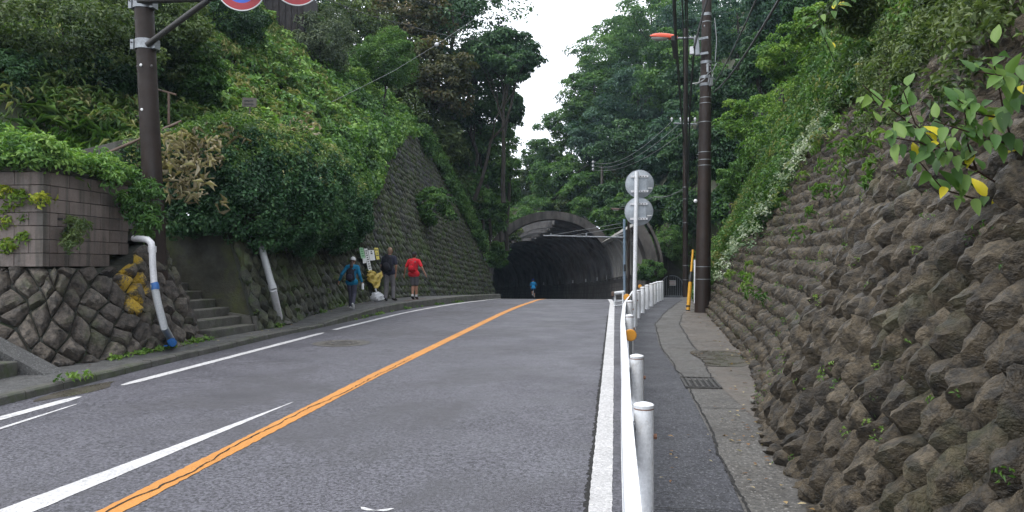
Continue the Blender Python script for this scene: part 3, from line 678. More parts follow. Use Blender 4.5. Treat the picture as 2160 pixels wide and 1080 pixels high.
# side wing: quarter arch on the right, running out towards the camera, with open slots
for i in range(7):
    y1 = 59.38 - i * 1.75
    arch_seg(y1 - 1.15, y1, R(-2), R(33), -.02, .12, 10).build('wing_rib', 'pale_rib', TU)
    arch_seg(y1 - 1.75, y1 - 1.15, R(-2), R(33), .95, 1.1, 8).build('wing_recess', 'tunnel', TU)
arch_seg(47.2, 59.38, R(33.2), R(36.5), -.05, 1.1, 3).build('wing_coping', 'pale_rib', TU)
arch_seg(46.4, 47.72, R(-18), R(36), -.03, .62, 12).build('wing_end_face', 'tunnel', TU)
for sgn, nm in ((1, 'base_wall'), (-1, 'base_wall')):   # coursed footing
    for c in range(5):
        h0, h1 = -.1 + c * .36, -.1 + (c + 1) * .36 - .03; bb = B(); yy_ = list(np.arange(46.5 if sgn > 0 else 60.5, 131, 3)); ins = .03 * c
        P = []
        for y in yy_:
            fl_ = flare(y) if sgn > 0 else 0; P += [along(y, sgn * (A_ - .12 + ins) + fl_, h0), along(y, sgn * (A_ - .12 + ins) + fl_, h1), along(y, sgn * (A_ + .6) + fl_, h1), along(y, sgn * (A_ + .6) + fl_, h0)]
        fs = [(4 * i + k, 4 * i + (k + 1) % 4, 4 * i + 4 + (k + 1) % 4, 4 * i + 4 + k) for i in range(len(yy_) - 1) for k in range(4)] + [(0, 3, 2, 1), tuple(4 * (len(yy_) - 1) + k for k in range(4))]
        bb.add(P, fs).build('footing_course', 'tunnel', TU)
for sgn in (1, -1):
    yy_ = list(np.arange(46.6 if sgn > 0 else 60.6, 131, 3)); P = []
    for y in yy_: fl_ = flare(y) if sgn > 0 else 0; P += [along(y, sgn * (A_ + .06) + fl_, -.2), along(y, sgn * (A_ + .06) + fl_, SP - .02), along(y, sgn * (A_ + .5) + fl_, SP - .02), along(y, sgn * (A_ + .5) + fl_, -.2)]
    B().add(P, [(4 * i + k, 4 * i + (k + 1) % 4, 4 * i + 4 + (k + 1) % 4, 4 * i + 4 + k) for i in range(len(yy_) - 1) for k in range(4)] + [(0, 3, 2, 1)]).build('footing_core', 'crack', TU)
for i in range(6): B().box(along(62.5 + 5.2 * i, A_ - .16, SP + .14), (.12, .12, .3)).build('reflector_post', 'white_paint', TU)
# ledge line
yy_ = np.arange(46.5, 131, 3)
B().strip([along(y, A_ - .14 + flare(y), SP - .005) for y in yy_], [along(y, A_ + .3 + flare(y), SP - .004) for y in yy_]).build('footing_ledge', 'pale_rib', TU)

# gated side passage
GW = W(1420, 628, 50); gz = GW.z
gt = thing('passage_headwall', (GW.x, GW.y, gz), 'dark mossy stone headwall around the barred arch beyond the pavement', 'wall')
cxg, wg, hg = GW.x - .1, .78, 1.55
bb = B(); n = 14; yg = GW.y
op = [(cxg + wg * math.cos(math.pi * i / n), yg, gz + .75 + (hg - .75) * math.sin(math.pi * i / n)) for i in range(n + 1)]
top = gz + 3.4
outer = [(cxg + 2.6 - 5.2 * i / n, yg, top - .3 * abs(i - n / 2) / n) for i in range(n + 1)]
bb.strip(op, outer); bb.add([(cxg + wg, yg, gz - .4), op[0], outer[0], (cxg + 2.6, yg, gz - .4)], [(0, 1, 2, 3)]); bb.add([(cxg - wg, yg, gz - .4), op[-1], outer[-1], (cxg - 2.6, yg, gz - .4)], [(0, 1, 2, 3)])
ow = bb.build('wall_face', 'mossy', gt); sm = ow.modifiers.new('thick', 'SOLIDIFY'); sm.thickness = .5; sm.offset = 0
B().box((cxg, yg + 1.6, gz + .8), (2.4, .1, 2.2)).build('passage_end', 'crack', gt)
ga = thing('barred_gate', (cxg, yg - .3, gz), 'pale arched gate with vertical bars and a white notice, closing the passage', 'gate')
ar = [(cxg + .72 * math.cos(math.pi * i / 12), yg - .3, gz + .75 + .72 * math.sin(math.pi * i / 12)) for i in range(13)]
B().tube([(cxg + .72, yg - .3, gz)] + ar + [(cxg - .72, yg - .3, gz)], .035, 6).build('frame', 'galv', ga)
B().box((cxg, yg - .3, gz + .12), (1.44, .04, .05)).build('bottom_rail', 'galv', ga)
for i in range(11):
    x = -.6 + .12 * i; B().cyl((cxg + x, yg - .3, gz + .12), (cxg + x, yg - .3, gz + .75 + math.sqrt(max(.01, .72 ** 2 - x * x))), .014, 6).build('bar', 'galv', ga)
B().box((cxg + .02, yg - .36, gz + .98), (.46, .02, .34)).build('notice', 'sign_white', ga)
bb = B()
for r_ in range(3):
    for i in range(5): bb.box((cxg - .15 + i * .085, yg - .374, gz + 1.08 - r_ * .1), (.05, .004, .045))
bb.build('notice_print', 'print_red', ga)['kind'] = 'stuff'

# ================================================================== vegetation
def unit(v): return v / np.maximum(1e-9, np.linalg.norm(v, axis=-1, keepdims=True))
def leaf_cloud(P, N, size, aspect=.5, jit=.6, rnd=None, rg=rng, tdir=None, tj=1., droop=.15, fold=.12):
    """folded diamond leaves: P positions, N preferred face normals -> V, F(tri), rnd"""
    n = len(P); N = unit(N + rg.normal(size=(n, 3)) * jit)
    T = rg.normal(size=(n, 3)) if tdir is None else tdir + rg.normal(size=(n, 3)) * tj
    T = unit(T - N * (T * N).sum(1, keepdims=True)); S = np.cross(N, T)
    L = (size * rg.uniform(.65, 1.35, n))[:, None]
    a = P; tip = P + T * L - N * L * droop; mid = P + T * L * .45 + N * L * .06
    l = mid + S * L * aspect * .5 + N * L * fold; r = mid - S * L * aspect * .5 + N * L * fold
    V = np.stack([a, r, tip, l], 1).reshape(-1, 3); k = np.arange(n)[:, None] * 4
    Fc = np.concatenate([k + [0, 1, 2], k + [0, 2, 3]], 1).reshape(-1, 3)
    rv = rg.uniform(0, 1, n) if rnd is None else np.clip(rnd + rg.normal(size=n) * .16, 0, 1)
    return V, Fc, np.repeat(rv, 4)
def clumps(C, N, rc, per, size, rg=rng, flat=.6, aspect=.5, jit=.55, up=.6, tone=(.5, .2), shell=.45, **kw):
    """leaf clumps around centres C (clump radius rc) -> leaf arrays"""
    n = len(C); rc = np.broadcast_to(np.asarray(rc, float), (n,)); d = unit(rg.normal(size=(n, per, 3)))
    d = unit(d + N[:, None, :] * .7); r = rg.uniform(shell, 1, (n, per, 1)) ** .7
    o = d * r * rc[:, None, None]; o[..., 2] *= flat
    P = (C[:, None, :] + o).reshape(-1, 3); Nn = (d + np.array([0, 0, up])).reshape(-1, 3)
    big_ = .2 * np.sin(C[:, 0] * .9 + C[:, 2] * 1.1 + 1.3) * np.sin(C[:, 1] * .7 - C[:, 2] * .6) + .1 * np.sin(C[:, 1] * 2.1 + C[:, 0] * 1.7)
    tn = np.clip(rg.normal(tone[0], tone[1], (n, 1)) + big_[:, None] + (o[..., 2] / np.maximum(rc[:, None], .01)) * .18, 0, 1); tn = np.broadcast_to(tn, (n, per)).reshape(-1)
    return leaf_cloud(P, Nn, size, aspect, jit, tn, rg, **kw)
def join(parts):
    V = []; Fs = []; Rn = []; k = 0
    for v, f, r in parts: V.append(v); Fs.append(f + k); Rn.append(r); k += len(v)
    return np.concatenate(V), np.concatenate(Fs), np.concatenate(Rn)
TRI = [0]
def foliage(name, arr, mat, parent=None):
    V, Fc, r = arr; TRI[0] += len(Fc); o0 = np.array(origin(parent))
    return link(name, np_mesh(name, V - o0, Fc, mat, r), parent)
def stuff(name, arr, mat, label, cat): return tag(foliage(name, arr, mat), label, cat, kind='stuff')
def limb(bb, a, b_, r0, r1, rg, n=5, wob=.12):
    a, b_ = Vector(a), Vector(b_); L = (b_ - a).length
    pts = [a.lerp(b_, i / n) + Vector(rg.normal(size=3)) * wob * L / n * (0 < i < n) for i in range(n + 1)]
    bb.tube(pts, [r0 + (r1 - r0) * i / n for i in range(n + 1)], 6)
def tree(c, rad, pal, seed, label, cat='tree', group=None, name='broadleaf_tree', size=.2, ncl=60, per=90, open_=.0, lay=.55, base=None, limbs=6, aspect=.5, trunk_r=None):
    """crown of leaf clumps carried on limbs; trunk reaches down to the slope"""
    rg = np.random.default_rng(seed); c = np.array(c, float); rad = np.array(rad, float)
    gz_ = ground_z(c[0], c[1]) if base is None else base[2]; bx, by = (c[0], c[1]) if base is None else base[:2]
    t = thing(name, (bx, by, gz_ - .1), label, cat, group)
    d = unit(rg.normal(size=(ncl, 3))); d[:, 2] = d[:, 2] * .8 + .12
    lump = 1 + .22 * np.sin(d[:, :1] * 3.1 + seed) * np.cos(d[:, 1:2] * 2.7 - seed) + .15 * rg.normal(size=(ncl, 1))
    C = c + d * rad * (rg.uniform(.35, 1, (ncl, 1)) ** .5) * lump * .86
    low = ground_z(c[0], c[1]) + .2
    C[:, 2] = np.maximum(C[:, 2], min(low, c[2] - rad[2] * .6))
    rc = rad.mean() * rg.uniform(.17, .36, ncl)
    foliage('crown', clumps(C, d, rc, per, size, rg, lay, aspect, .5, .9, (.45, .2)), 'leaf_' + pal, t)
    H = max(.5, c[2] - gz_); tr = trunk_r or max(.04, .014 * H + .02 * rad.mean())
    bb = B(); tip = c + np.array([0, 0, rad[2] * .35]); limb(bb, (bx, by, gz_ - .3), tip, tr, tr * .3, rg, 7, .1)
    bb.build('trunk', 'bark', t, True)
    bb = B()
    for k in range(limbs):
        q = C[rg.integers(ncl)]; f_ = rg.uniform(.35, .85); s_ = np.array([bx, by, gz_]) * (1 - f_) + tip * f_; limb(bb, s_, q, tr * .4, tr * .08, rg, 4)
    bb.build('branches', 'bark', t, True)
    return t
def at(px, py, D): p = W(px, py, D); return np.array([p.x, p.y, p.z])

# ---- woods: pixel of the crown centre, half sizes in pixels, depth in metres
n_ = [100]
def wood(rows, group, label, **kw):
    for (px, py, rx, ryy, D, pal, *ex) in rows:
        n_[0] += 1; s = D / F; lab = ex[0] if ex else label
        tree(at(px, py, D), (rx * s, rx * s * .9, ryy * s), pal, n_[0], lab, group=None if ex else group, **kw)
# right-hand wood behind and above the tunnel
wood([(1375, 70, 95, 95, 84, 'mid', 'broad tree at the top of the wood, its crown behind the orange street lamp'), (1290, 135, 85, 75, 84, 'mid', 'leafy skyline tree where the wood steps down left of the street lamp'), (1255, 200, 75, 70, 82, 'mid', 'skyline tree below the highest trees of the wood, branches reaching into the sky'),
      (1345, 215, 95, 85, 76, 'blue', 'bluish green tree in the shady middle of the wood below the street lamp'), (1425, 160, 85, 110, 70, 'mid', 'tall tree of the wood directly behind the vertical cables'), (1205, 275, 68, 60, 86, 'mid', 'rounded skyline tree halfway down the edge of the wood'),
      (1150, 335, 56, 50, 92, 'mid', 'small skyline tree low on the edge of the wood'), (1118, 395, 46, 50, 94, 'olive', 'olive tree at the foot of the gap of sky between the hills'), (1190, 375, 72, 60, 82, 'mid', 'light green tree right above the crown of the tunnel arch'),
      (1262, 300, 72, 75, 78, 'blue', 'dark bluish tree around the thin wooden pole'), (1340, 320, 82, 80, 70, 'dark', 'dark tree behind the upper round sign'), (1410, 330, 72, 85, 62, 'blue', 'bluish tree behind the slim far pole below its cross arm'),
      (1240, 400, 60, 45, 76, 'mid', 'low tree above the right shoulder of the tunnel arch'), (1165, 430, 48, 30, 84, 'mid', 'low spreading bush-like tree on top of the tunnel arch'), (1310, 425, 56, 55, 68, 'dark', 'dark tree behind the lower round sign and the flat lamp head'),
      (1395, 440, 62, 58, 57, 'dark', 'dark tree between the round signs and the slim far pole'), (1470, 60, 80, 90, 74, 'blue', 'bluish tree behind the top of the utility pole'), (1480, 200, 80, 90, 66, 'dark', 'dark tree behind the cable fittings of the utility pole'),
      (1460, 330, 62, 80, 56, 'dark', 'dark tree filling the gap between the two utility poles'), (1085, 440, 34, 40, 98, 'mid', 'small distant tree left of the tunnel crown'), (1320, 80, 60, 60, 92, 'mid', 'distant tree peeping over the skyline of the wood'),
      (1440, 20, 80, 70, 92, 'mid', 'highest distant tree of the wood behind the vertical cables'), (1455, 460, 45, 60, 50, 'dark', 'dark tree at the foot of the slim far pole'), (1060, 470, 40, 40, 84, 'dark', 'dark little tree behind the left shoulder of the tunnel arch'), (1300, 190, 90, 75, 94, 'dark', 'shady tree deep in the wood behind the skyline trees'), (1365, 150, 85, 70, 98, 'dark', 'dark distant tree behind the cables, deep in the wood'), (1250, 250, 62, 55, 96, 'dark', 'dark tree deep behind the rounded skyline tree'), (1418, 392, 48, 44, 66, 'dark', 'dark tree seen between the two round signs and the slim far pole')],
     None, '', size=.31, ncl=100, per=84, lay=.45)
wood([(1275, 462, 34, 30, 63, 'mid', 'leafy bush on the right shoulder of the tunnel arch'), (1303, 448, 34, 40, 60, 'mid', 'bush behind the blue arm pole on the bank above the tunnel wing'), (1325, 478, 34, 30, 56, 'mid', 'bush spilling over the ribbed tunnel wing'), (1345, 500, 30, 40, 53, 'dark', 'dark bush behind the end of the ribbed tunnel wing'),
      (1240, 438, 44, 26, 70, 'mid', 'bush hanging over the right side of the tunnel ring'), (1100, 462, 46, 30, 72, 'mid', 'leafy bush growing over the left side of the tunnel ring'), (1060, 495, 34, 34, 64, 'olive', 'olive bush at the left haunch of the tunnel ring'), (1150, 436, 50, 22, 80, 'mid', 'low foliage over the tunnel crown'),
      (1205, 432, 46, 24, 79, 'olive', 'olive foliage behind the tunnel crown'), (1045, 540, 26, 40, 56, 'mid', 'bush between the mossy wall end and the tunnel ring'), (1290, 478, 30, 26, 65, 'olive', 'olive bush behind the blue arm pole arm'), (1378, 420, 34, 34, 58, 'mid', 'mid green bush right of the lower round sign'), (1320, 455, 40, 34, 66, 'mid', 'mid green bush behind the brown lamp pole'), (1286, 490, 24, 20, 60.9, 'mid', 'small bush in the corner between the tunnel ring and its ribbed wing'), (1310, 500, 26, 16, 58, 'mid', 'low bush along the top of the ribbed tunnel wing')], None, '', name='bush', cat='bush', size=.22, ncl=55, per=64, limbs=3, lay=.6)
wood([(1555, 60, 85, 100, 50, 'blue', 'bluish tall tree right of the utility pole top'), (1640, 30, 80, 80, 44, 'blue', 'bluish tree behind the slanting black cables'), (1540, 210, 62, 80, 44, 'dark', 'dark tree right beside the cable fittings of the utility pole'), (1525, 330, 52, 85, 40, 'dark', 'dark tree beside the middle of the utility pole'),
      (1610, 140, 60, 70, 38, 'dark', 'dark tree behind the yellow green sapling'), (1545, 440, 40, 60, 36, 'dark', 'dark low tree around the green fence post'), (1720, 20, 70, 60, 34, 'dark', 'dark tree at the brow of the ivy slope')],
     None, '', size=.22, ncl=85, per=74, lay=.45)
wood([(1410, 515, 48, 42, 49, 'mid', 'rounded mid green bush above the barred gate'), (1372, 575, 34, 28, 46, 'mid', 'small leafy bush at the end of the tunnel side wing')], None, '', name='bush', cat='bush', size=.14, ncl=50, per=90, limbs=3)
# bright saplings over the right wall
wood([(1590, 260, 62, 80, 29, 'bright', 'bright green young tree overhanging the ivy slope beside the utility pole'), (1655, 130, 66, 70, 26, 'bright', 'yellow green sapling at the top of the rough stone wall'),
      (1565, 390, 46, 70, 28, 'mid', 'mid green shrub at the far end of the rough stone wall'), (1720, 60, 60, 60, 22, 'bright', 'light green leafy shrub leaning from the top of the ivy slope'),
      (1880, 15, 130, 60, 13.5, 'olive', 'olive green shrub crowning the rough stone wall'), (2040, 50, 100, 70, 9.5, 'olive', 'brownish green wispy shrub growing from the rough stone wall top')],
     None, '', name='shrub', cat='shrub', size=.105, ncl=70, per=95, limbs=5, lay=.55)
# left-hand wood
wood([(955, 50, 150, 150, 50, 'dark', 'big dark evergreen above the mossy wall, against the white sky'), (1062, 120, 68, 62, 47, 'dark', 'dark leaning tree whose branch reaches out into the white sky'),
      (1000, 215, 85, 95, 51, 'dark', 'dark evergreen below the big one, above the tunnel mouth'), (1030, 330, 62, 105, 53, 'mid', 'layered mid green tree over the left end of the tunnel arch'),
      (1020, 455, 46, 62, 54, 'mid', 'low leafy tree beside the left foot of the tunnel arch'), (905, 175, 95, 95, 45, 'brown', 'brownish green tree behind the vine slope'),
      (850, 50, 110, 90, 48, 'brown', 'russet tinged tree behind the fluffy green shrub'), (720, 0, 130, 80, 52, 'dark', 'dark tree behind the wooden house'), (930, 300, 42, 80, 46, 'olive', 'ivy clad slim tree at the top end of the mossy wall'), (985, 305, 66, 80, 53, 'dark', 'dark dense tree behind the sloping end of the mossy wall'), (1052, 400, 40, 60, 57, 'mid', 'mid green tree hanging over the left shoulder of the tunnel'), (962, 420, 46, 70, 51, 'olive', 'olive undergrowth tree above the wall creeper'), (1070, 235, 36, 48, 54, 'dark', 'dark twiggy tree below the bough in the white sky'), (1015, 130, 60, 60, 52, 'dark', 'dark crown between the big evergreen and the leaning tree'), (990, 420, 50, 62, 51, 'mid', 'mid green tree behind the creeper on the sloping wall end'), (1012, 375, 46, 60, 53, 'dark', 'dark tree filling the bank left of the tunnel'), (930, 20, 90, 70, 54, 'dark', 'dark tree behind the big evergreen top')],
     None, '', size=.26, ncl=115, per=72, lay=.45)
tree(at(1095, 145, 45.5), (.95, 1.2, 1.35), 'dark', 611, 'dark drooping bough of leaves hanging into the white sky', 'tree', size=.17, ncl=60, per=80, lay=.4, base=(at(1000, 240, 47)[0], at(1000, 240, 47)[1], ground_z(*at(1000, 240, 47)[:2])))
wood([(812, 128, 62, 78, 37, 'mid', 'fluffy rounded green shrub on the brow of the vine slope'), (675, 95, 78, 80, 33, 'grey', 'grey green shrub beside the wooden house')], None, '', name='shrub', cat='shrub', size=.11, ncl=110, per=120, limbs=4, lay=.8)
wood([(130, 90, 190, 115, 17.5, 'olive', 'spreading olive green tree above the block wall'), (300, 70, 120, 125, 19, 'olive', 'olive green tree behind the brown sign pole'), (450, 50, 110, 110, 26, 'dark', 'dense dark green tree left of the wooden house'),
      (20, 170, 100, 70, 17, 'dark', 'dark shady tree at the far left above the block wall'), (400, 170, 80, 70, 20, 'mid', 'mid green shrub right of the brown sign pole'), (210, 165, 120, 50, 18, 'dark', 'dark understorey shrub below the olive tree')],
     None, '', size=.11, ncl=125, per=105, lay=.55)

# ---- left slope: bamboo grass, vines, ivy hedge, ferns
def slopeL(n, y0, y1, d0, d1, rg, lift=.1):
    y = rg.uniform(y0, y1, n); d = rg.uniform(d0, d1, n); P = np.array([hillL(a, b_) for a, b_ in zip(y, d)]); P[:, 2] += lift
    return P, np.tile(np.array([[.62, -.2, .75]]), (n, 1))
rg = np.random.default_rng(21)
P, N = slopeL(1300, 14.8, 30, 0, 7.5, rg); P[:, 2] += rg.uniform(0, .35, len(P))
stuff('bamboo_grass', clumps(P, N, rg.uniform(.2, .5, len(P)), 38, .2, rg, .8, .2, .6, .4, (.45, .22), droop=.3), 'leaf_sasa', 'bamboo grass with long narrow leaves covering the bank above the ivy hedge', 'bamboo grass')
P, N = slopeL(850, 19, 43, -.3, 6.5, rg); P[:, 2] += rg.uniform(0, .5, len(P))
stuff('climbing_vines', clumps(P, N, rg.uniform(.25, .6, len(P)), 60, .15, rg, .7, .75, .5, .5, (.45, .24)), 'leaf_vine', 'bright broad-leaved vines spilling over the top of the mossy wall', 'vines')
# vines hanging down the face
C = []
for _ in range(330):
    y = rg.uniform(19.5, 34); u = nearest_u(lwall.c, Vector((lin(LWALL, y), y, 0))); Ht = lin(LTOP, y) - zr(y); hang = lin([(19, 1.9), (23, 2.6), (27, 2.1), (30, 1.1), (34, .6)], y) * rg.uniform(0, 1) ** 1.2
    C.append(lwall.S(u, Ht - hang, .25))
C = np.array(C); N = np.tile(np.array([[.8, -.3, .35]]), (len(C), 1))
stuff('hanging_vines', clumps(C, N, rg.uniform(.2, .45, len(C)), 60, .16, rg, 1., .75, .45, .3, (.45, .25)), 'leaf_vine', 'curtain of vine leaves hanging down the upper mossy wall', 'vines')
# edge creepers down the wing wall
C = []
for _ in range(420):
    y = rg.uniform(40, 50.4); u = nearest_u(lwall.c, Vector((lin(LWALL, y), y, 0))); Ht = lin(LTOP, y) - zr(y); C.append(lwall.S(u, Ht - abs(rg.normal()) * .55 + .15, .2))
C = np.array(C); stuff('wall_creeper', clumps(C, np.tile(np.array([[.7, -.5, .4]]), (len(C), 1)), rg.uniform(.2, .5, len(C)), 50, .15, rg, 1., .6, .5, .3, (.5, .28)), 'leaf_mid', 'creeper growing along the sloping end of the mossy wall by the tunnel', 'creeper')
P, N = slopeL(900, 41, 60, 0, 7, rg); P[:, 2] += rg.uniform(0, 1, len(P)) ** 1.5 * 5.
stuff('bank_undergrowth', clumps(P, N, rg.uniform(.4, .9, len(P)), 60, .2, rg, .7, .5, .5, .5, (.4, .22)), 'leaf_olive', 'undergrowth on the bank left of the tunnel arch', 'undergrowth')
P, N = slopeL(600, 22, 58, 6, 20, rg); P[:, 2] += rg.uniform(0, .8, len(P))
stuff('upper_undergrowth', clumps(P, N, rg.uniform(.5, 1., len(P)), 50, .2, rg, .7, .5, .5, .5, (.4, .22)), 'leaf_dark', 'dark undergrowth high on the left hill below the trees', 'undergrowth')
# sapling growing out of the mossy wall
hh = wall_hit(lwall, 890, 450, 1)[0]
tree((hh.x + .5, hh.y - .3, hh.z + .2), (1.15, 1.0, 1.15), 'mid', 77, 'leafy sapling growing out of the face of the mossy stone wall', 'shrub', name='wall_sapling', size=.17, ncl=48, per=70, base=(hh.x - .2, hh.y, hh.z - .9), limbs=5, trunk_r=.05, lay=.6)
# ivy hedge bulging over the wall above the steps
t = thing('ivy_hedge', (-8.1, 18, 2.6), 'big rounded dark green ivy hedge overhanging the steps and the leaning pipe', 'hedge')
n = 2100; yv = rg.uniform(14.0, 25.0, n); th = rg.uniform(-1.0, 2.2, n)
prof_r = np.interp(yv, [14.0, 15, 17, 20, 22.5, 25], [.75, 1.15, 1.4, 1.4, 1.25, .8]); zc = np.interp(yv, [14.2, 16, 20, 25], [3.15, 3.25, 3.45, 3.3]); xc = np.interp(yv, [14.2, 16, 18, 21, 25], [-8.3, -8.1, -8.3, -8.75, -9.2])
lump = 1 + .13 * np.sin(yv * 1.7 + 1) * np.cos(th * 2.2 + yv * .6) + .07 * np.sin(yv * 4.1) * np.sin(th * 5) + rg.normal(size=n) * .06
C = np.stack([xc + prof_r * lump * np.cos(th) * .95, yv, zc + prof_r * lump * np.sin(th) * 1.0], 1); N = np.stack([np.cos(th), np.full(n, -.25), np.sin(th)], 1)
end = rg.random(n) < .18; C[end, 1] = 14.1 + rg.random(end.sum()) * .4; sc_ = rg.random(end.sum()) ** .5
C[end, 0] = -8.4 + sc_ * 1.1 * np.cos(th[end] * 1.6) * 1.5 - .4; C[end, 2] = 3.2 + sc_ * np.sin(th[end] * 1.6) * .95; N[end] = (0.1, -1, .2)
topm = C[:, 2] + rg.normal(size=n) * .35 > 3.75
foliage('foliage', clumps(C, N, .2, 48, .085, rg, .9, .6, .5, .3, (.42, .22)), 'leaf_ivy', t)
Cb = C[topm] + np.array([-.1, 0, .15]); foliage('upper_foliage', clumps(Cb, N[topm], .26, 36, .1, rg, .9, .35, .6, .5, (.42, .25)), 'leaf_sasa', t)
bb = B().ell((-8.6, 19, 3.2), (.95, 4.9, 1.05), 14, 10); bb.build('inner_growth', 'soil', t)
b2 = B()
for i in range(14): limb(b2, (-8.6, 14.6 + i * .6, 2.4), (-8.3 + random.uniform(-.3, .3), 14.6 + i * .6, 4.0), .03, .01, rg)
b2.build('stem', 'bark', t)
# dry pale bamboo leaves drooping over the hedge
C = []
for (px, py, D, k_) in ((430, 320, 15.2, 26), (380, 350, 14.6, 26), (400, 380, 14.6, 14), (620, 300, 19.5, 34), (590, 320, 19, 18), (470, 300, 16, 14), (660, 330, 20.5, 12), (420, 400, 14.5, 8), (360, 330, 14.5, 14)):
    for _ in range(int(k_ * .75)): C.append(at(px + rg.normal() * 30, py + rg.normal() * 22, D + rg.normal() * .3 - .5))
C = np.array(C); stuff('dry_bamboo_leaves', clumps(C, np.tile(np.array([[.4, -.6, .6]]), (len(C), 1)), .17, 7, .19, rg, .8, .17, .7, .2, (.5, .3), droop=.4), 'leaf_dry', 'pale dry bamboo leaves drooping over the ivy hedge', 'dry leaves')
# grasses and ferns on the left terrace
P, N = slopeL(420, 12, 16.5, .3, 4.5, rg); P2, N2 = slopeL(260, 9.96, 12.5, .2, 5, rg); P = np.concatenate([P, P2]); N = np.concatenate([N, N2])
td = rg.normal(size=(len(P) * 30, 3)) * .8; td[:, 2] = abs(td[:, 2]) + .5
PP = np.repeat(P, 30, 0) + rg.normal(size=(len(P) * 30, 3)) * [.12, .12, .03]
stuff('long_grass', leaf_cloud(PP, np.tile([[.2, -.5, .8]], (len(PP), 1)), .38, .035, .5, np.repeat(rg.uniform(.1, .8, len(P)), 30), rg, td, .3, .45, .05), 'leaf_grass', 'long arching grass on the terrace above the block wall', 'grass')
C = []
for _ in range(260): C.append((-8.15 + rg.normal() * .15 - .1, rg.uniform(9.7, 11.8), 3.08 + abs(rg.normal()) * .14)); C.append((rg.uniform(-11, -8.0), 9.8 + rg.normal() * .15, 3.1 + abs(rg.normal()) * .16))
for (px, py, k_) in ((150, 385, 14), (140, 360, 10), (15, 375, 10), (25, 350, 10), (235, 370, 8)):
    for _ in range(k_): C.append(at(px + rg.normal() * 9, py + rg.normal() * 12, 11.2 if px < 100 else 11.9))
C = np.array(C); stuff('coping_ferns', clumps(C, np.tile(np.array([[.3, -.5, .8]]), (len(C), 1)), .15, 42, .085, rg, .8, .4, .6, .5, (.5, .22)), 'leaf_vine', 'ferns and weeds spilling over the top of the block wall', 'ferns')
def bush(name, label, pts, D, rc, per, size, pal, seed, aspect=.45, cat='plant', stem_to=None, spread=1.):
    rg = np.random.default_rng(seed); C = np.array([at(px + rg.normal() * 3 * spread, py + rg.normal() * 3 * spread, D + rg.normal() * .12) for px, py in pts]); base = C[np.argmin(C[:, 2])]
    t = thing(name, tuple(base), label, cat); foliage('foliage', clumps(C, np.tile(np.array([[.2, -.6, .6]]), (len(C), 1)), rc, per, size, rg, .8, aspect, .55, .4, (.5, .22)), 'leaf_' + pal, t)
    bb = B(); s0 = at(*stem_to) if stem_to else base
    for c in C[::2]: limb(bb, s0, c, .014, .004, rg, 4)
    bb.build('stem', 'stem', t)
bush('nandina', 'leafy nandina growing out beside the drain pipe elbow', [(300, 400), (285, 420), (310, 420), (270, 430), (320, 440), (300, 445), (285, 460), (310, 465), (325, 480), (300, 485), (260, 420), (330, 410), (315, 390), (295, 470), (325, 455), (280, 440), (305, 495)], 12.4, .13, 70, .11, 'mid', 31, .3, stem_to=(310, 500, 12.6))
bush('yellow_leaved_bush', 'yellow green bush against the left face of the block wall', [(60, 415), (40, 420), (80, 420), (100, 425), (25, 440), (50, 445), (75, 440), (20, 470), (40, 470), (60, 460), (10, 490), (30, 500), (45, 520), (15, 520), (60, 500), (5, 450), (90, 445), (5, 410)], 11.0, .14, 95, .085, 'yellow', 32, .4, stem_to=(15, 560, 11.2))
bush('fern_tuft', 'dark fern tuft growing from a vent in the block wall', [(150, 470), (160, 480), (145, 490), (165, 495), (150, 505), (160, 512), (140, 515), (175, 480), (150, 522)], 11.0, .1, 60, .08, 'olive', 33, .3, stem_to=(150, 470, 11.5))
# weeds at the foot of the low wall and in joints of the big walls
C = [];
for _ in range(60): y = rg.uniform(10.2, 13); C.append((-7.28 + rg.normal() * .04 + .02, y, pave_z(-7.2, y) + .02))
for (x, y) in ((-6.62, 8.6), (-7.0, 15.3), (-7.4, 18.4), (-7.7, 20.6)):
    for _ in range(6): C.append((x + rg.normal() * .06, y + rg.normal() * .12, pave_z(x, y) + .03))
for _ in range(25): C.append((lin(KERB, 20) + .03 + rg.normal() * .01, rg.uniform(17.5, 27), zr(22) + .02))
C = np.array(C); C[-25:, 0] = [lin(KERB, a) + .03 for a in C[-25:, 1]]; C[-25:, 2] = [zr(a) + .02 for a in C[-25:, 1]]
stuff('pavement_weeds', clumps(C, np.tile(np.array([[.3, 0, .9]]), (len(C), 1)), .06, 12, .07, rg, .6, .35, .6, .5, (.55, .2)), 'leaf_grass', 'small weeds along the left pavement edge', 'weeds')
def joint_weeds(sw, n, name, label, pal, size, cond, per=14):
    C = []; D_ = []
    cc = [c for c in sw.cells if in_frame(c[2]) and cond(c[2])]
    for k in range(n):
        i, j, P = cc[rg.integers(len(cc))]; C.append((P[0] + rg.normal() * .02, P[1] + rg.normal() * .03, P[2] - .12 + rg.normal() * .06))
    C = np.array(C); side = sw.c.side
    stuff(name, clumps(C, np.tile(np.array([[.7 * side, -.3, .6]]), (len(C), 1)), rg.uniform(.03, .1, len(C)), per, size, rg, .8, .3, .6, .3, (.5, .25), droop=.3), pal, label, 'weeds')
joint_weeds(lwall, 900, 'mossy_wall_weeds', 'tiny weeds and moss tufts in the joints of the mossy wall', 'leaf_olive', .07, lambda P: True, 12)
joint_weeds(rwall, 800, 'rough_wall_weeds', 'small weeds in the joints of the rough stone wall', 'leaf_grass', .03, lambda P: True, 12)
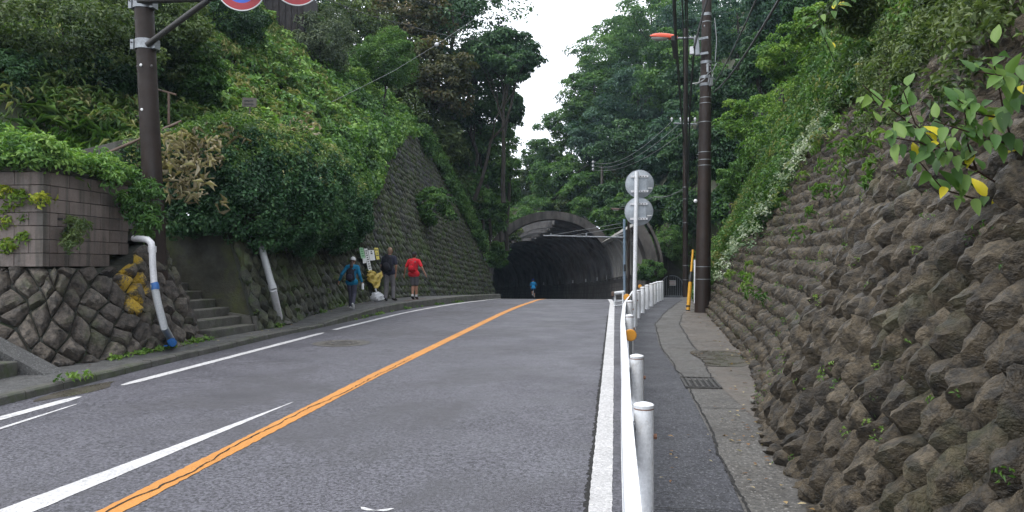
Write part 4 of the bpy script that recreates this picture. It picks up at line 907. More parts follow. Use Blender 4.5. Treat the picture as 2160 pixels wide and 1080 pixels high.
# ---- right wall: ivy, ferns, ivy highlights put into pale leaf colour, bank above
def rsurf(n, y0, y1, v0, v1, d, rg):
    C = []
    for _ in range(n):
        y = rg.uniform(y0, y1); u = nearest_u(rwall.c, Vector((lin(RW, y), y, 0))); C.append(rwall.S(u, rg.uniform(v0, v1), d + rg.uniform(0, .2)))
    return np.array(C)
NR = np.array([[-.75, -.35, .6]])
def ivy_ok(P):
    y, v = P[1], P[2] - zr(P[1]); e = lin([(0, 24), (1, 21.5), (2.5, 17.6), (4, 14.8), (5.5, 12.4), (8, 11)], v); return y > e + bumpn(P[0] * 2.2, P[1] * 1.4) * 5.5 + bumpn(P[1] * 3.1, P[2] * 3) * 2
C = rsurf(3000, 11, 27, .2, 7.8, .08, rg); C = C[[ivy_ok(p) for p in C]]
k = len(C) // 2
stuff('wall_ivy', clumps(C[:k], np.tile(NR, (k, 1)), rg.uniform(.15, .3, k), 46, .085, rg, .9, .6, .5, .4, (.45, .25)), 'leaf_mid', 'ivy covering the far upper part of the rough stone wall', 'ivy')
stuff('wall_fern', clumps(C[k:], np.tile(NR, (len(C) - k, 1)), rg.uniform(.15, .35, len(C) - k), 26, .12, rg, .9, .2, .6, .4, (.42, .28), droop=.35), 'leaf_sasa', 'ferns and grasses hanging on the rough stone wall among the ivy', 'ferns')
C = []
for _ in range(250):
    t_ = rg.random(); y = 19 - 4.5 * t_ + rg.normal() * .8; v = 1.0 + 4.2 * t_ + rg.normal() * .45; u = nearest_u(rwall.c, Vector((lin(RW, y), y, 0))); C.append(rwall.S(u, v, .3))
C = np.array(C); stuff('trailing_plant', clumps(C, np.tile(NR, (len(C), 1)), .12, 26, .05, rg, .8, .7, .5, .5, (.5, .3)), 'leaf_pale', 'streak of small ivy leaves on the rough stone wall, bright highlights put into their pale colour', 'trailing plant')  # bright highlights on the wet ivy are put into the pale leaf colour
C2 = rsurf(260, 8, 18, .8, 5, .1, rg); C2 = C2[[bumpn(p[0] * 2.5, p[1] * 1.7) > .18 for p in C2]]
stuff('fern_tufts', clumps(C2, np.tile(NR, (len(C2), 1)), rg.uniform(.08, .2, len(C2)), 30, .1, rg, .9, .2, .6, .4, (.5, .25), droop=.35), 'leaf_grass', 'fern tufts scattered over the bare part of the rough stone wall', 'ferns')
C = rsurf(1500, 4.5, 15, 2.2, 7.2, .1, rg); C = C[[bumpn(p[0] * 2, p[1] * 1.5) + .55 * ((p[2] - EYE) / max(3, p[1]) - .27) * 4 > .02 for p in C]]
stuff('scattered_wall_plants', clumps(C, np.tile(NR, (len(C), 1)), rg.uniform(.1, .25, len(C)), 34, .075, rg, .9, .4, .6, .4, (.5, .3)), 'leaf_olive', 'scattered small plants on the upper rough stone wall', 'plants')
def slopeR(n, y0, y1, d0, d1, rg):
    y = rg.uniform(y0, y1, n); d = rg.uniform(d0, d1, n); return np.array([hillR(a, b_) for a, b_ in zip(y, d)])
P = slopeR(720, 4, 34, -.4, 5, rg); P[:, 2] += rg.uniform(.1, .9, len(P))
stuff('wall_top_bushes', clumps(P, np.tile(NR, (len(P), 1)), rg.uniform(.25, .6, len(P)), 60, .11, rg, .8, .45, .5, .5, (.45, .25)), 'leaf_bright', 'leafy growth along the top of the rough stone wall', 'undergrowth')
P = slopeR(700, 26, 61, 0, 16, rg); P[:, 2] += rg.uniform(.1, 1.1, len(P))
stuff('right_bank_undergrowth', clumps(P, np.tile(NR, (len(P), 1)), rg.uniform(.4, 1., len(P)), 60, .19, rg, .7, .5, .5, .5, (.4, .22)), 'leaf_mid', 'undergrowth on the bank around the barred gate', 'undergrowth')
n = 1100; X = rg.uniform(-26, 24, n); Y = rg.uniform(61, 110, n); P = np.array([(x, y, farz(x, y) + rg.uniform(.1, 1.4)) for x, y in zip(X, Y) if not (abs(lateral(x, y)) < 7.4 and y < 79)])
stuff('hill_undergrowth', clumps(P, np.tile(np.array([[0, -.6, .7]]), (len(P), 1)), rg.uniform(.6, 1.4, len(P)), 55, .28, rg, .7, .5, .5, .5, (.42, .22)), 'leaf_mid', 'undergrowth on the wooded hill above the tunnel', 'undergrowth')
# ---- broad-leaved plant leaning in front of the right wall: every leaf its own piece
def leaf_shape(name, pal, tone, seed):
    r_ = random.Random(seed); n = 7; V = []; Fs = []
    for i in range(n + 1):
        t_ = i / n; wd = .5 * math.sin(math.pi * min(1, t_ ** .72)) ** .95 * .46 + .004; y_ = t_; z_ = -.22 * t_ * t_
        V += [(-wd, y_, z_ + wd * .35 + r_.uniform(-.02, .02)), (0, y_, z_), (wd, y_, z_ + wd * .35 + r_.uniform(-.02, .02))]
    for i in range(n):
        for k in (0, 1): Fs.append((3 * i + k, 3 * i + k + 1, 3 * i + 4 + k, 3 * i + 3 + k))
    return np_mesh(name, np.array(V), Fs, 'leaf_' + pal, np.full(len(V), tone))
M['leaf_big'] = leafmat('leaf_big', [tuple(c * 1.25 for c in q) for q in LP['vine']], .4, .5, .3)
LS = [leaf_shape('leaf', 'big', t_, i) for i, t_ in enumerate((.15, .3, .45, .6, .75, .95))] + [leaf_shape('leaf', 'gold', .6, 9), leaf_shape('leaf', 'mid', .4, 10), leaf_shape('leaf', 'mid', .8, 11)]
for m_ in LS: m_.polygons.foreach_set('use_smooth', np.ones(len(m_.polygons), bool))
def big_leaf_plant(label, stems, seed, n_leaf, D, sz):
    rg = np.random.default_rng(seed); root = at(*stems[0][0]); t = thing('broad_leaf_plant', tuple(root), label, 'plant'); bb = B(); nodes_ = []
    for s in stems:
        pts = [Vector(at(*p)) for p in s]; q = []
        for a, b_ in zip(pts[:-1], pts[1:]): q += [a.lerp(b_, k / 6) for k in range(6)]
        q.append(pts[-1]); bb.tube(q, [.0055 * (1 - .75 * i / len(q)) + .0012 for i in range(len(q))], 6); nodes_.append(q)
    bb.build('stem', 'stem', t, True); o0 = origin(t)
    for k in range(n_leaf):
        q = nodes_[k % len(nodes_)]; i = int(rg.uniform(.12, .97) * (len(q) - 1)); p = q[i].lerp(q[min(i + 1, len(q) - 1)], rg.random()); tg = (q[min(i + 1, len(q) - 1)] - q[max(i - 1, 0)]).normalized()
        sd_ = 1 if (i + k) % 2 else -1; side_ = tg.cross(Vector((.2, -.8, .5))).normalized() * sd_
        p = p + Vector(rg.normal(size=3)) * .035; dirv = (tg * rg.uniform(.2, .9) + side_ * 1.0 + Vector((0, 0, rg.uniform(-.35, .25)))).normalized(); nn = (Vector((-.15, -.55, .85)) + Vector(rg.normal(size=3)) * .35).normalized()
        xx = dirv.cross(nn).normalized(); nn = xx.cross(dirv).normalized(); L = sz * rg.uniform(.55, 1.25) * (1 - .35 * i / len(q))
        wgt = np.array([.5, 1., 1.6, 2., 2., 1.8, .5, .4, 1.]); me = LS[rg.choice(len(LS), p=wgt / wgt.sum())]
        o = bpy.data.objects.new('leaf', me); COL.objects.link(o); o.parent = t
        mt = Matrix((xx, dirv, nn)).transposed().to_4x4() @ Matrix.Diagonal((L * .95, L, L, 1)); mt.translation = p - o0; o.matrix_local = mt
    return t
big_leaf_plant('broad leaved green plant with dark stems leaning across the rough stone wall', [
    [(2175, 430, 4.6), (2060, 360, 4.5), (1960, 290, 4.4), (1880, 230, 4.3), (1820, 180, 4.2)],
    [(2060, 360, 4.5), (2000, 330, 4.3), (1930, 260, 4.3), (1905, 190, 4.2)],
    [(2150, 480, 4.7), (2060, 420, 4.5), (1990, 400, 4.4), (1930, 330, 4.3)],
    [(2175, 430, 4.6), (2120, 250, 4.4), (2100, 150, 4.3), (2085, 85, 4.2)],
    [(2120, 250, 4.4), (2060, 240, 4.3), (2020, 210, 4.25)],
    [(2060, 360, 4.5), (2040, 300, 4.4), (2035, 230, 4.3)], [(2150, 310, 4.5), (2080, 290, 4.3), (1970, 255, 4.2)], [(2000, 330, 4.35), (1940, 300, 4.25), (1880, 290, 4.2)], [(2160, 200, 4.4), (2110, 160, 4.2), (2060, 150, 4.2)]], 51, 190, 4.4, .15)
big_leaf_plant('narrow shoot with yellow green leaves near the top of the rough stone wall', [
    [(1700, 60, 12), (1760, 20, 11.6), (1800, -20, 11.4)], [(1760, 130, 12.5), (1730, 60, 12), (1690, 20, 11.8)]], 52, 24, 12, .22)
print('TRI leaves', TRI[0])

# ================================================================== guard rail on the right
GX = [(1, .165), (4.57, .17), (6.7, .19), (10.96, .21), (14.5, .28), (16.5, .42), (18.3, .55), (19.6, .70), (21.1, .88), (22.4, 1.06), (23.7, 1.22), (25.1, 1.38), (26.1, 1.52), (27, 1.63)]
def gbase(y): return zr(y) + lin(RH, y)
gr = thing('guard_rail', (.17, 4.57, gbase(4.57)), 'white steel guard rail on round posts between the road and the right pavement', 'guard rail')
POSTS = [1.6, 4.57, 6.7, 8.9, 10.96, 14.5, 16.6]
ph = lambda y: .75 if y < 12 else .72
def guard_post(y, h, par, r=.057):
    x = lin(GX, y); z = gbase(y)
    p = B().cyl((x, y, z - .1), (x, y, z + h - .02), r, 20).build('post', 'white_paint', par, True)
    B().tube([(x, y, z + h - .022), (x, y, z + h - .004), (x, y, z + h + .004), (x, y, z + h + .012)], [r + .001, r + .004, r * .9, r * .35], 20).build('post_cap', 'white_paint', p, True)
    B().tube([(x, y, z + h - .030), (x, y, z + h - .0235)], r + .0012, 20, False).build('rust_ring', 'rust', p, True)
    return x, z
for y in POSTS:
    if y == 8.9: continue
    x, z = guard_post(y, ph(y), gr)
    B().box((x - .066, y, z + .56), (.03, .07, .16)).build('bracket', 'galv', gr, bevel=.004)
    B().cyl((x + .05, y, z + .56), (x + .075, y, z + .56), .016, 8).build('bolt', 'rust', gr)
    B().cyl((x - .075, y, z + .545), (x - .09, y, z + .545), .014, 8).build('bolt', 'rust', gr)
# W-beam
beam_prof = [(0, .70), (-.02, .69), (-.055, .66), (-.06, .61), (-.02, .565), (0, .545), (-.02, .525), (-.06, .48), (-.055, .43), (-.02, .40), (0, .39)]
yb = list(np.arange(.8, 16.01, .4)) + list(np.arange(16.2, 18.4, .2)); P = []; n = len(beam_prof)
for y in yb:
    x0 = lin(GX, y) - .075; k_ = lin([(15.5, 0), (18.4, .1)], y)
    P += [(x0 + a, y, gbase(y) + h) for a, h in beam_prof] + [(x0 + a + .005, y, gbase(y) + h) for a, h in beam_prof[::-1]]
m2 = 2 * n; fs = [(m2 * i + k, m2 * i + (k + 1) % m2, m2 * (i + 1) + (k + 1) % m2, m2 * (i + 1) + k) for i in range(len(yb) - 1) for k in range(m2)] + [tuple(range(m2)), tuple(m2 * (len(yb) - 1) + k for k in range(m2))[::-1]]
B().add(P, fs).build('beam', 'white_paint', gr, True)
def delineator(px, py, D, r, zfoot, label):
    c = W(px, py, D); t = thing('delineator', (c.x, c.y, zfoot), label, 'reflector', 'round amber delineators on the guard rails')
    B().cyl((c.x, c.y, zfoot), (c.x, c.y, c.z - r * .6), .02, 10).build('stalk', 'galv', t, True)
    B().tube([(c.x, c.y + .03, c.z), (c.x, c.y + .012, c.z), (c.x, c.y - .012, c.z), (c.x, c.y - .02, c.z)], [r * .92, r, r, r * .97], 20).build('housing', 'amber', t, True)
    B().tube([(c.x, c.y - .0205, c.z), (c.x, c.y - .026, c.z)], [r * .9, r * .86], 20).build('lens', 'amber', t, True)
delineator(1330, 707, 9.3, .075, gbase(9.3) + .35, 'large round amber reflector on a grey stalk above the guard rail beam')
delineator(1322, 627, 15.9, .072, gbase(16) + .3, 'amber reflector at the curved end of the guard rail beam')
gf = thing('bollard_rail', (.55, 18.3, gbase(18.3)), 'row of white posts with a rail curving round the pavement beyond the sign post', 'railing')
PY = [18.3, 19.7, 21.1, 22.4, 23.7, 25.1, 26.1, 27.0]
for y in PY: guard_post(y, .66, gf, .062)
B().tube([(lin(GX, y) - .1, y, gbase(y) + .5) for y in np.arange(18.2, 27.3, .4)], .03, 8).build('rail', 'white_paint', gf, True)
B().tube([(lin(GX, y) - .1, y, gbase(y) + .28) for y in np.arange(18.2, 27.3, .4)], .03, 8).build('rail', 'white_paint', gf, True)
delineator(1350, 604, 19.75, .05, gbase(19.7) + .5, 'small orange reflector on the first white posts beyond the sign post')
delineator(1391, 599, 26.1, .048, gbase(26) + .5, 'small orange reflector at the last of the white posts')
bp = thing('pipe_barrier', G(1300, 650, 0), 'short low white pipe barrier across the road edge by the guard rail end', 'barrier')
q0, q1 = G(1297, 648), G(1316, 645)
for (py, rr_) in ((619, .05), (637, .022), (646, .022)):
    a, b_ = W(1294, py, q0.y), W(1316, py - 3, q0.y + .2); B().tube([a, b_], rr_, 8).build('rail', 'white_paint', bp, True)
a = W(1294, 620, q0.y); B().box((a.x - .02, a.y, a.z), (.09, .1, .14)).build('end_box', 'rail_brown', bp, bevel=.01)
for px in (1297, 1314):
    a = W(px, 616, q0.y + .05); B().cyl((a.x, a.y, zr(a.y)), a, .03, 8).build('post', 'white_paint', bp, True)

# ================================================================== poles
def band(par, x, y, z, r, h=.03, mat='galv', name='band'): B().tube([(x, y, z - h / 2), (x, y, z + h / 2)], r, 18, False).build(name, mat, par, True)
# near utility pole
pb, pt = Vector((2.22, 19.9, .25)), W(1491, 0, 20.2); ax = (pt - pb); ax = ax / ax.z
def pole_at(z): p = pb + ax * (z - pb.z); return Vector((p.x, p.y, z))
def pole_r(z): return .205 - .0098 * (z - .3)
up = thing('utility_pole', pb, 'brown utility pole with an orange street lamp at the foot of the rough stone wall', 'utility pole')
B().tube([pole_at(z) for z in (-.2, 3, 6, 9, 11.6)], [pole_r(z) for z in (-.2, 3, 6, 9, 11.6)], 20).build('pole_shaft', 'brown_pole', up, True)
for z in (1.3, 1.62, 4.25, 4.6, 4.4, 5.4, 5.9, 6.05, 8.1, 8.7, 9.25):
    p = pole_at(z); band(up, p.x, p.y, p.z, pole_r(z) + .006, .018)
for z in (8.75, 8.3, 7.0, 6.6, 6.4, 9.1):
    p = pole_at(z); band(up, p.x, p.y, p.z, pole_r(z) + .012, .075, 'galv', 'clamp')
p = pole_at(6.75); b = B()
for k in range(9):
    q = p + Vector((random.uniform(-.2, .22), -.2 + random.uniform(-.05, .05), random.uniform(-.3, .3))); b.tube([q, q + Vector((random.uniform(-.12, .12), -.03, random.uniform(-.15, .15))), q + Vector((random.uniform(-.2, .2), .02, random.uniform(-.2, .2)))], .012, 5)
b.build('cable_fittings', 'wire_grey', up)
for o_, d_, a_ in (((.1, -.22, -.32), (.06, .1, .2), .4), ((.02, -.23, .05), (.05, .08, .22), -.3)): B().box(p + Vector(o_), d_, a_).build('junction_box', 'wire_grey', up)
B().tube([pole_at(8.2) + Vector((.2, -.05, 0)), pole_at(7.6) + Vector((.26, -.05, 0)), pole_at(7.0) + Vector((.23, -.05, 0))], .012, 6).build('conduit', 'wire_grey', up)
B().ell(W(1467, 424, 19.7), (.05, .05, .05)).build('knob', 'white_paint', up)
B().tube([W(1466, 548, 19.6), W(1466, 640, 19.6)], .03, 8).build('cable_guard', 'white_paint', up, True)
for (px, py) in ((1482, 437), (1486, 55)): B().ell(W(px, py, 19.75), (.02, .02, .03), 8, 6).build('step_bolt', 'galv', up)
# street lamp on it
lc = W(1470, 97, 19.85); sl_ = thing('street_lamp', lc, 'orange red cobra-head street lamp fixed to the utility pole', 'street lamp')
B().box(lc, (.13, .12, .52), 0, 0, R(-4)).build('mount_plate', 'galv', sl_, bevel=.02)
for z in (.2, -.2): B().box(lc + Vector((.16, .02, z)), (.26, .05, .06), 0, 0, R(-8)).build('arm_clamp', 'galv', sl_)
B().box(lc + Vector((-.13, 0, -.12)), (.1, .12, .2)).build('photocell_box', 'pvc', sl_, bevel=.01)
a0, a1 = W(1462, 80, 19.85), W(1425, 81, 19.85); B().tube([a0, a1], .03, 10).build('arm', 'galv', sl_, True)
h0, h1 = W(1429, 80, 19.85), W(1371, 76, 19.85); L = (h1 - h0); V = []; Fs = []; n = 16; st_ = [(0, .055, .055), (.06, .075, .075), (.3, .1, .095), (.6, .115, .1), (.85, .085, .07), (1, .02, .02)]
hd = B(); k0 = 0
for t_, rw, rh in st_:
    c = h0 + L * t_; hd.v += [tuple(c + Vector((0, rw * math.cos(2 * math.pi * j / n), rh * (max(math.sin(2 * math.pi * j / n), -.35))))) for j in range(n)]
for i in range(len(st_) - 1): hd.f += [(i * n + j, i * n + (j + 1) % n, (i + 1) * n + (j + 1) % n, (i + 1) * n + j) for j in range(n)]
hd.f += [tuple(range(n))[::-1], tuple((len(st_) - 1) * n + j for j in range(n))]; hd.build('lamp_head', 'orange_red', sl_, True)
B().ell(h0 + L * .62 + Vector((0, 0, -.03)), (.24, .095, .075), 14, 8).build('lamp_lens', 'lens', sl_, True)
# guy wire with yellow guard
g0, g1 = G(1450, 664), W(1462, 527, 20.4); gy = thing('guy_wire', g0, 'guy wire in a yellow and black tubular guard beside the utility pole', 'guy wire')
d_ = (g1 - g0); B().tube([g0 + Vector((0, 0, -.1)), g0 + d_ * .58], .05, 12).build('guard_tube', 'yellow', gy, True)
B().tube([g0 + d_ * .50, g0 + d_ * .54, g0 + d_ * .60, g0 + d_ * .68], [.055, .06, .045, .015], 12).build('guard_boot', 'black', gy, True)
B().tube([g0 + d_ * .66, g1], .03, 10).build('upper_guard', 'yellow', gy, True)
B().tube([g1, W(1478, 170, 20.1)], .008, 5).build('wire', 'cable', gy)
for t_ in (.05, .12): B().tube([g0 + d_ * t_, g0 + d_ * (t_ + .02)], .052, 12).build('guard_band', 'black', gy)
# far pole with cross arm
fb = Vector((W(1446, 600, 40).x, W(1446, 600, 40).y, zr(40.9) - .2)); ft = W(1447, 60, 40); fz = W(1440, 258, 40)
fp = thing('far_utility_pole', fb, 'slim dark utility pole with a cross arm beside the barred gate', 'utility pole')
B().tube([fb, (fb.x, fb.y, 6), (ft.x, ft.y, ft.z)], [.15, .13, .11], 14).build('pole_shaft', 'brown_pole', fp, True)
a, b_ = W(1421, 260, 40), W(1469, 262, 40); B().tube([a, b_], .04, 6).build('cross_arm', 'galv', fp)
for px in (1417, 1436, 1452, 1466): c = W(px, 256, 40); B().tube([c, c + Vector((0, 0, .14)), c + Vector((0, 0, .2))], [.03, .07, .03], 8).build('insulator', 'pvc', fp, True)
for py in (395, 420, 470, 560, 590): c = W(1446, py, 40); band(fp, c.x, c.y, c.z, .15, .04)
# blue pole with long arm, brown lamp pole
bb_ = W(1317, 560, 44.5); z0 = zr(bb_.y); bl = thing('blue_arm_pole', (bb_.x, bb_.y, z0), 'light blue steel pole with a long arm reaching across the tunnel mouth', 'pole')
zt_ = W(1317, 462, 44.5).z; B().cyl((bb_.x, bb_.y, z0 - .1), (bb_.x, bb_.y, zt_), .075, 12).build('pole_shaft', 'blue_pole', bl, True)
a0, a1 = W(1317, 501, 44.5), W(1146, 497, 44.5); B().tube([a0, a1], [.05, .035], 10).build('arm', 'galv', bl, True)
B().tube([W(1317, 470, 44.5), W(1163, 496, 44.5)], .012, 5).build('stay_wire', 'wire_grey', bl)
B().tube([W(1317, 478, 44.5), W(1207, 497, 44.5)], .012, 5).build('stay_wire', 'wire_grey', bl)
B().tube([W(1317, 492, 44.5), W(1288, 502, 44.5)], .02, 6).build('strut', 'galv', bl); B().tube([W(1318, 515, 44.5), W(1300, 504, 44.5)], .02, 6).build('strut', 'galv', bl)
for px in (1162, 1237): c = W(px, 495, 44.5); B().box(c, (.08, .08, .16)).build('clamp', 'galv', bl)
c = W(1318, 565, 44.4); B().box(c, (.14, .12, .4)).build('control_box', 'black', bl)
br = W(1326, 560, 45.5); lp = thing('lamp_pole', (br.x, br.y, zr(br.y)), 'brown pole with a dark flat lamp head behind the blue arm pole', 'street lamp')
B().cyl((br.x, br.y, zr(br.y) - .1), (br.x, br.y, W(1326, 432, 45.5).z), .075, 12).build('pole_shaft', 'brown_pole', lp, True)
B().tube([W(1326, 440, 45.5), W(1306, 441, 45.5)], .03, 8).build('arm', 'brown_pole', lp)
c = W(1298, 441, 45.5); B().box(c, (.5, .2, .11), 0, 0, R(4)).build('lamp_head', 'rail_brown', lp, bevel=.03); B().box(c + Vector((0, 0, -.065)), (.36, .15, .02), 0, 0, R(4)).build('lamp_lens', 'lens', lp)
# wooden pole in the wood
wpn = W(1270, 430, 72); t = thing('wooden_pole', (wpn.x, wpn.y, wpn.z - 3), 'thin grey wooden pole standing among the trees above the tunnel', 'pole')
B().tube([wpn - Vector((0, 0, 4)), W(1270, 338, 72)], [.16, .12], 8).build('pole_shaft', 'wood_grey', t, True)
for dz in (0, 9, 17): B().ell(W(1251, 342 + dz * .9, 71.5), (.12, .12, .12), 8, 6).build('insulator', 'pvc', t)
B().tube([W(1251, 340, 71.5), W(1271, 345, 72)], .05, 6).build('bracket', 'galv', t); B().tube([W(1251, 338, 71.5), W(1251, 361, 71.5)], .05, 6).build('bracket', 'galv', t)
# white sign post with two round signs seen from behind
sb = G(1337, 694, .05); sp = thing('round_sign_post', sb, 'white post carrying two round signs seen from behind beside the guard rail', 'sign')
stp = W(1343, 362, sb.y / ray(1343, 362).y); B().tube([sb + Vector((0, 0, -.1)), stp], .042, 14).build('post', 'white_paint', sp, True)
for (px, py) in ((1349, 388), (1347.5, 446)):
    D_ = (sb.y + .08) / ray(px, py).y; c = W(px, py, D_)
    s_ = B().tube([c + Vector((0, 0, 0)), c + Vector((0, .004, 0)), c + Vector((0, .012, 0))], [.292, .298, .292], 40).build('sign_disc', 'sign_back', sp, True)
    B().tube([c + Vector((0, -.006, 0)), c + Vector((0, .002, 0))], [.3, .3], 40, False).build('rim', 'galv', s_, True)
    for dz in (.155, -.155):
        B().box(c + Vector((0, -.02, dz)), (.36, .03, .045)).build('bracket_rail', 'pvc', s_)
        for i in (-1, 0, 1, 2): B().box(c + Vector((.02 + .055 * i, -.0365, dz)), (.022, .004, .018)).build('slot', 'steel_dark', s_)
    B().box(c + Vector((.03, -.003, 0)), (.23, .004, .26)).build('maker_plate', 'sign_back', s_)
    B().box(c + Vector((.22, -.004, -.09)), (.09, .004, .015)).build('sticker', 'sign_white', s_)
# left brown pole with overhead signs
lb, lt_ = W(331, 575, 13.2), W(303, 0, 13.3); t = thing('sign_pole', (lb.x, lb.y, lb.z - .6), 'thick dark brown pole with a bracket arm for overhead round signs', 'sign pole')
axl = (lt_ - lb); b0 = lb - axl * .12
B().tube([b0, lb, lb + axl * .5, lt_ + axl * .08], [.178, .172, .165, .158], 20).build('pole_shaft', 'brown_pole', t, True)
def lpole(py): return lb + axl * ((575 - py) / 575)
for (py, hh_) in ((96, .17), (8, .2)):
    p = lpole(py); B().tube([p - Vector((0, 0, hh_ / 2)), p + Vector((0, 0, hh_ / 2))], .178, 20, False).build('clamp', 'galv', t, True)
    for s_ in (-1, 1): B().box(p + Vector((.2 * s_, -.02, 0)), (.06, .16, hh_)).build('clamp_ear', 'galv', t); B().cyl(p + Vector((.2 * s_, -.12, .03)), p + Vector((.2 * s_, .1, .03)), .014, 8).build('bolt', 'steel_dark', t)
arm_a, arm_b = lpole(8), W(440, -3, 12.9); arm_e = W(760, -75, 12.3)
B().tube([arm_a + Vector((0, -.15, 0)), arm_b, arm_e], .055, 12).build('arm', 'steel_dark', t, True); B().tube([lpole(100) + Vector((.1, -.12, 0)), arm_b + Vector((0, 0, -.02))], .05, 12).build('brace', 'steel_dark', t, True)
for (px, py, mm) in ((297, 137, 'sign_white'), (320, 139, 'steel_dark'), (299, 231, 'sign_white')): B().ell(W(px, py, 13.1), (.026, .012, .026), 10, 6).build('plug', mm, t)
for (px, py) in ((283, 0), (287, 140), (287, 245), (342, 190)): p = W(px, py, 13.1); B().tube([p, p + Vector((.05 if px < 300 else -.05, 0, 0))], .009, 5).build('step_peg', 'steel_dark', t)
def roundsign(px, py, kind, label):
    c = W(px, py, 12.75); r = .392; t = thing('overhead_sign', c, label, 'sign', None)
    fy = Vector((math.sin(R(20)), -math.cos(R(20)), 0)); sx = Vector((math.cos(R(20)), math.sin(R(20)), 0))
    def disc(nm, r0, r1, mat, o):
        k = 48; bb = B(); p = [[c + fy * o + (sx * math.cos(2 * math.pi * i / k) + Vector((0, 0, 1)) * math.sin(2 * math.pi * i / k)) * q for i in range(k + 1)] for q in (r1, r0)]
        bb.strip(*p); return bb.build(nm, mat, t)
    B().tube([c, c - fy * .03], r, 48).build('plate', 'sign_back', t, True)
    disc('white_rim', r * .955, r, 'sign_white', .003); disc('red_ring', r * .66, r * .955, 'sign_red', .004); disc('centre', .001, r * .66, 'sign_blue' if kind else 'sign_white', .003)
    if kind: B().add([c + fy * .008 + (sx * math.cos(a) + Vector((0, 0, 1)) * math.sin(a)) * r * .7 for a in (R(128), R(142), R(-52), R(-38))], [(0, 1, 2, 3)]).build('slash', 'sign_red', t)
    B().cyl(c + Vector((0, .04, .3)), c + Vector((0, .04, .75)), .03, 8).build('hanger', 'galv', t)
roundsign(508, -26, 1, 'round no parking sign, red ring around blue, hanging from the overhead arm')
roundsign(625, -37, 0, 'round red-ringed sign hanging beside the no parking sign')

# ================================================================== cables
def cable(pts, r, mat, label, sag=0., n=24):
    P = [Vector(p) for p in pts]; q = []
    for a, b_ in zip(P[:-1], P[1:]): q += [a.lerp(b_, i / n) - Vector((0, 0, sag * 4 * (i / n) * (1 - i / n))) for i in range(n)]
    q.append(P[-1]); t = B().tube(q, r, 5).build('overhead_cable', mat, None); tag(t, label, 'cable', 'overhead cables')
BLK = 'thin black overhead cable running from the road side to the slim far pole'
for (px, tx, ty, r) in ((1421, 1442, 300, .030), (1438, 1444, 330, .012), (1444, 1446, 380, .012), (1448, 1447, 430, .014)):
    cable([W(px - 4, -160, 7.5), W(px + 3, 60, 14), W(tx, ty, 39.8)], r, 'cable', BLK if r < .02 else 'thick black overhead cable carrying a splice sleeve, running to the slim far pole', .05)
cable([W(1421, 80, 15), W(1425, 120, 17.5)], .06, 'cable', 'thick black splice sleeve on an overhead cable')
cable([W(1497, -20, 19.6), W(1482, 30, 19.7), W(1464, 100, 19.8), W(1455, 230, 24), W(1449, 470, 39.7)], .03, 'cable', 'black cable bundle dropping from the utility pole to the slim far pole', .0)
cable([W(1660, -30, 9), W(1505, 195, 19.8)], .02, 'cable', 'upper black cable slanting up from the utility pole over the rough wall', .15)
cable([W(1612, -40, 10), W(1504, 180, 19.8)], .014, 'cable', 'thin black cable slanting up from the utility pole over the rough wall', .1)
GRY = ['grey wire from the cross arm insulator farthest from the utility pole to the wooden pole', 'grey wire from the middle of the cross arm to the wooden pole', 'grey wire from the cross arm insulator nearest the utility pole to the wooden pole']
for k_, (px, py) in enumerate(((1417, 256), (1436, 258), (1466, 258))): cable([W(px, py, 40), W(1251, 342 + k_ * 8, 71.5)], .016, 'wire_grey', GRY[k_], .9)
cable([W(1446, 395, 40), W(1380, 415, 48), W(1270, 440, 66)], .03, 'wire_grey', 'pale wire from the slim far pole passing behind the round signs', .2)
cable([W(1446, 400, 40), W(1270, 452, 70)], .012, 'cable', 'thin dark wire from the slim far pole towards the tunnel top', .2); cable([W(1446, 425, 40), W(1372, 445, 46), W(1290, 455, 60)], .012, 'cable', 'lowest dark wire from the slim far pole behind the lower round sign', .15)
cable([W(1054, 4, 34), W(921, 94, 30), W(830, 150, 27.5), W(700, 215, 24)], .006, 'wire_grey', 'thin pale wire with a white marker ball slanting down to the left hillside')
tag(B().ell(W(921, 94, 29.9), (.085, .085, .085), 12, 8).build('wire_marker_ball', 'pvc', None, True), 'small white marker ball on the thin slanting wire', 'marker')
cable([W(690, -2, 30), W(850, 50, 33), W(1010, 85, 38), W(1100, 130, 42)], .014, 'cable', 'dark wire crossing in front of the big left evergreens', .1)
cable([W(880, -4, 36), W(1080, 60, 42)], .012, 'cable', 'thin dark wire high across the big left evergreen', .1)

# ================================================================== pipes by the low wall
def pth(*p): return [W(*q) for q in p]
e0 = W(300, 505, 12.3); gp = G(366, 728, .09)
t = thing('drain_pipe', gp, 'white and grey drain pipe with blue tape running down the low stone wall', 'pipe')
dp = lambda px, py: W(px, py, 11.85 + (728 - py) * .001)
B().tube([W(283, 503, 12.35), W(300, 504, 12.1), W(312, 506, 12.05), W(319, 513, 12.02), W(321, 525, 12.0), dp(322, 560), dp(325, 598)], .052, 14).build('upper_pipe', 'pvc', t, True)
B().tube([dp(321, 520), dp(321, 532)], .064, 14).build('collar', 'pvc', t, True)
B().tube([dp(325, 600), dp(333, 640), dp(346, 690), gp + Vector((0, 0, .02))], .058, 14).build('lower_pipe', 'pvc_grey', t, True)
B().tube([dp(325, 597), dp(327, 604), dp(328, 611)], [.06, .063, .062], 14).build('tape', 'blue_tape', t, True)
B().tube([dp(360, 716), dp(363, 723), gp + Vector((0, 0, .03))], [.061, .064, .062], 14).build('tape', 'blue_tape', t, True)
B().box(dp(352, 729) + Vector((0, -.03, 0)), (.05, .01, .02), .4, .3).build('tape_tail', 'blue_tape', t)
B().ell(gp + Vector((.04, 0, .01)), (.17, .14, .05), 10, 6).build('mortar', 'concrete', t)
